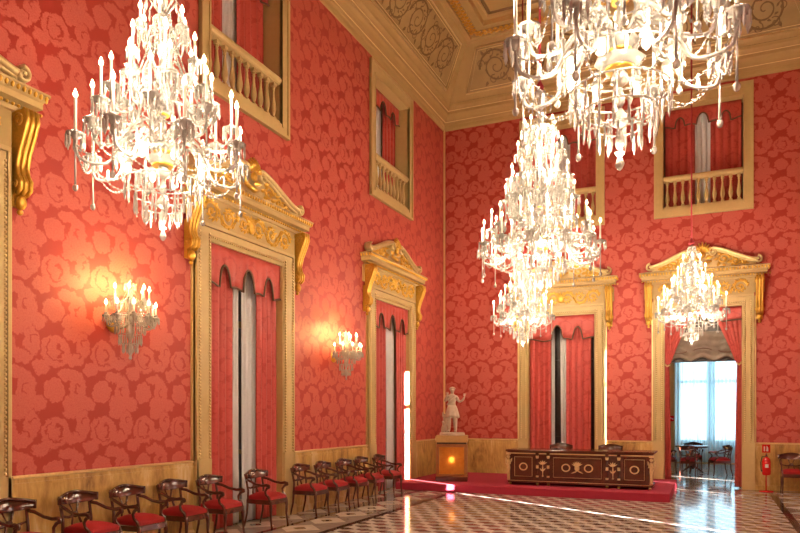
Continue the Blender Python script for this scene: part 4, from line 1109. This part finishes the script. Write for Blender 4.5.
# ------------------------------------------------------------------ wall sconces
def build_sconce():
    root=thing('wall_sconce','x','wall lamp'); c=(0,-.27)
    g=MB(); g.lathe([(.01,-.0),(.05,.01),(.06,.03),(.03,.05)],14); 
    bp=MB(); bp.M=Matrix.Translation((0,0,.42))@Matrix.Rotation(PI/2,4,'X'); bp.lathe([(.10,0.001),(.10,.015),(.07,.03),(.03,.045),(.02,.05)],16); tag(bp.build('backplate',M['gold'],root),'gilt backplate')
    g=MB(); g.tube([(0,-.04,.42),(0,-.12,.36),(0,-.20,.38),(0,-.26,.44)],.014,8); g.build('bracket_arm',CR,root)
    g=MB(); g.M=Matrix.Translation((0,-.26,0)); g.lathe([(.003,0),(.018,.02),(.012,.05),(.03,.09),(.035,.14),(.015,.2),(.04,.28),(.03,.36),(.015,.42),(.05,.5),(.02,.6),(.035,.7),(.02,.78),(.03,.82),(.002,.90)],12,flute=.06); g.build('glass_stem',CR,root)
    for (r,zp,n,a0,a1,cd,zh) in ((.27,.46,7,-PI-.35,.35,.13,.40),(.20,.63,5,-PI-.1,.1,.14,.56)):
        ms=arm_meshes(r,.03,zp,zh,cd,.62)
        for k in range(n):
            a=a0+(a1-a0)*k/(n-1); 
            if r==.27 and False: continue
            o=link('arm',ms[0],root,(0,-.26,0),a)
            for nm,me in zip(('drip_pan','crystal_fringe','candle','bulb'),ms[1:]): link(nm,me,o)
    g=MB()
    for (r,z,n,l) in ((.16,.40,18,.12),(.12,.28,14,.12),(.08,.18,10,.11),(.20,.50,18,.10),(.24,.47,20,.09),(.10,.66,10,.1),(.06,.84,8,.08)):
        for k in range(n):
            a=2*PI*k/n; g.drop((r*math.cos(a),-.26+r*math.sin(a),z),l,.010,5)
        g.tube([(r*math.cos(2*PI*k/20),-.26+r*math.sin(2*PI*k/20),z) for k in range(20)],.005,5,closed=True)
    g.build('crystal_prisms',CR,root)
    g=MB()
    for k in range(6):
        a=-PI-.3+(PI+.6)*k/6; b=-PI-.3+(PI+.6)*(k+1)/6
        beads(g,(.27*math.cos(a),-.26+.27*math.sin(a),.44),(.27*math.cos(b),-.26+.27*math.sin(b),.44),.08,9,.006)
    g.build('bead_swag',CR,root)
    for k in range(6):
        a=-PI-.3+(PI+.6)*k/6; g=MB(); beads(g,(.2*math.cos(a),-.26+.2*math.sin(a),.61),(0,-.26,.86),.08,12,.006); g.build('bead_chain',CR,root)
    return root
s1=build_sconce()
SG='crystal wall sconces on the damask'
s1.location=(XL,5.78,2.20); s1.rotation_euler.z=LR; tag(s1,'crystal candle sconce on the red wall below the left chandelier','wall lamp',SG)
s2=copy_tree(s1); s2.location=(XL,10.78,2.20); s2['label']='crystal candle sconce on the red wall between the two curtained windows'
for y in (5.78,10.78):
    for dz in (.66,.9):
        for dy in (-.2,0.2):
            l=bpy.data.lights.new('lamp_light','POINT'); l.energy=17; l.color=(1,.62,.20); l.shadow_soft_size=.05
            o=bpy.data.objects.new('lamp_light',l); col.objects.link(o); o.location=(XL+.26,y+dy,2.20+dz)
# pedestal lamp
l=bpy.data.lights.new('lamp_light','POINT'); l.energy=7; l.color=(1,.68,.26); l.shadow_soft_size=.02
o=bpy.data.objects.new('lamp_light',l); col.objects.link(o); o.location=Matrix.Translation((PX,PY,DZ))@Matrix.Rotation(.30,4,'Z')@Vector((.0,-.12,.46)); lb.location=(0,0,0)

# ------------------------------------------------------------------ sun, sky, camera
s=bpy.data.lights.new('sun','SUN'); s.energy=330; s.angle=.004; s.color=(1,.93,.85)
o=bpy.data.objects.new('sun',s); col.objects.link(o)
dv=Vector((-.865*math.cos(.113),.502*math.cos(.113),-math.sin(.113))); o.rotation_euler=dv.to_track_quat('-Z','Y').to_euler()
w=bpy.data.worlds.new('world'); sc.world=w; w.use_nodes=True; bg=w.node_tree.nodes['Background']; bg.inputs[0].default_value=(.52,.82,1,1); bg.inputs[1].default_value=5

cam=bpy.data.cameras.new('camera'); co=bpy.data.objects.new('camera',cam); col.objects.link(co); sc.camera=co
co.location=(0,0,1.6); co.rotation_euler=(PI/2,0,math.atan(310/690))
cam.sensor_width=36; cam.lens=690/800*36; cam.shift_y=(414-266.5)/800; cam.clip_end=200
sc.view_settings.view_transform='Standard'; sc.view_settings.look='None'; sc.view_settings.gamma=1; sc.view_settings.exposure=0.0
sc.cycles.use_denoising=True; sc.cycles.sample_clamp_indirect=4; sc.cycles.max_bounces=10; sc.cycles.transmission_bounces=8; sc.cycles.caustics_reflective=False; sc.cycles.caustics_refractive=False
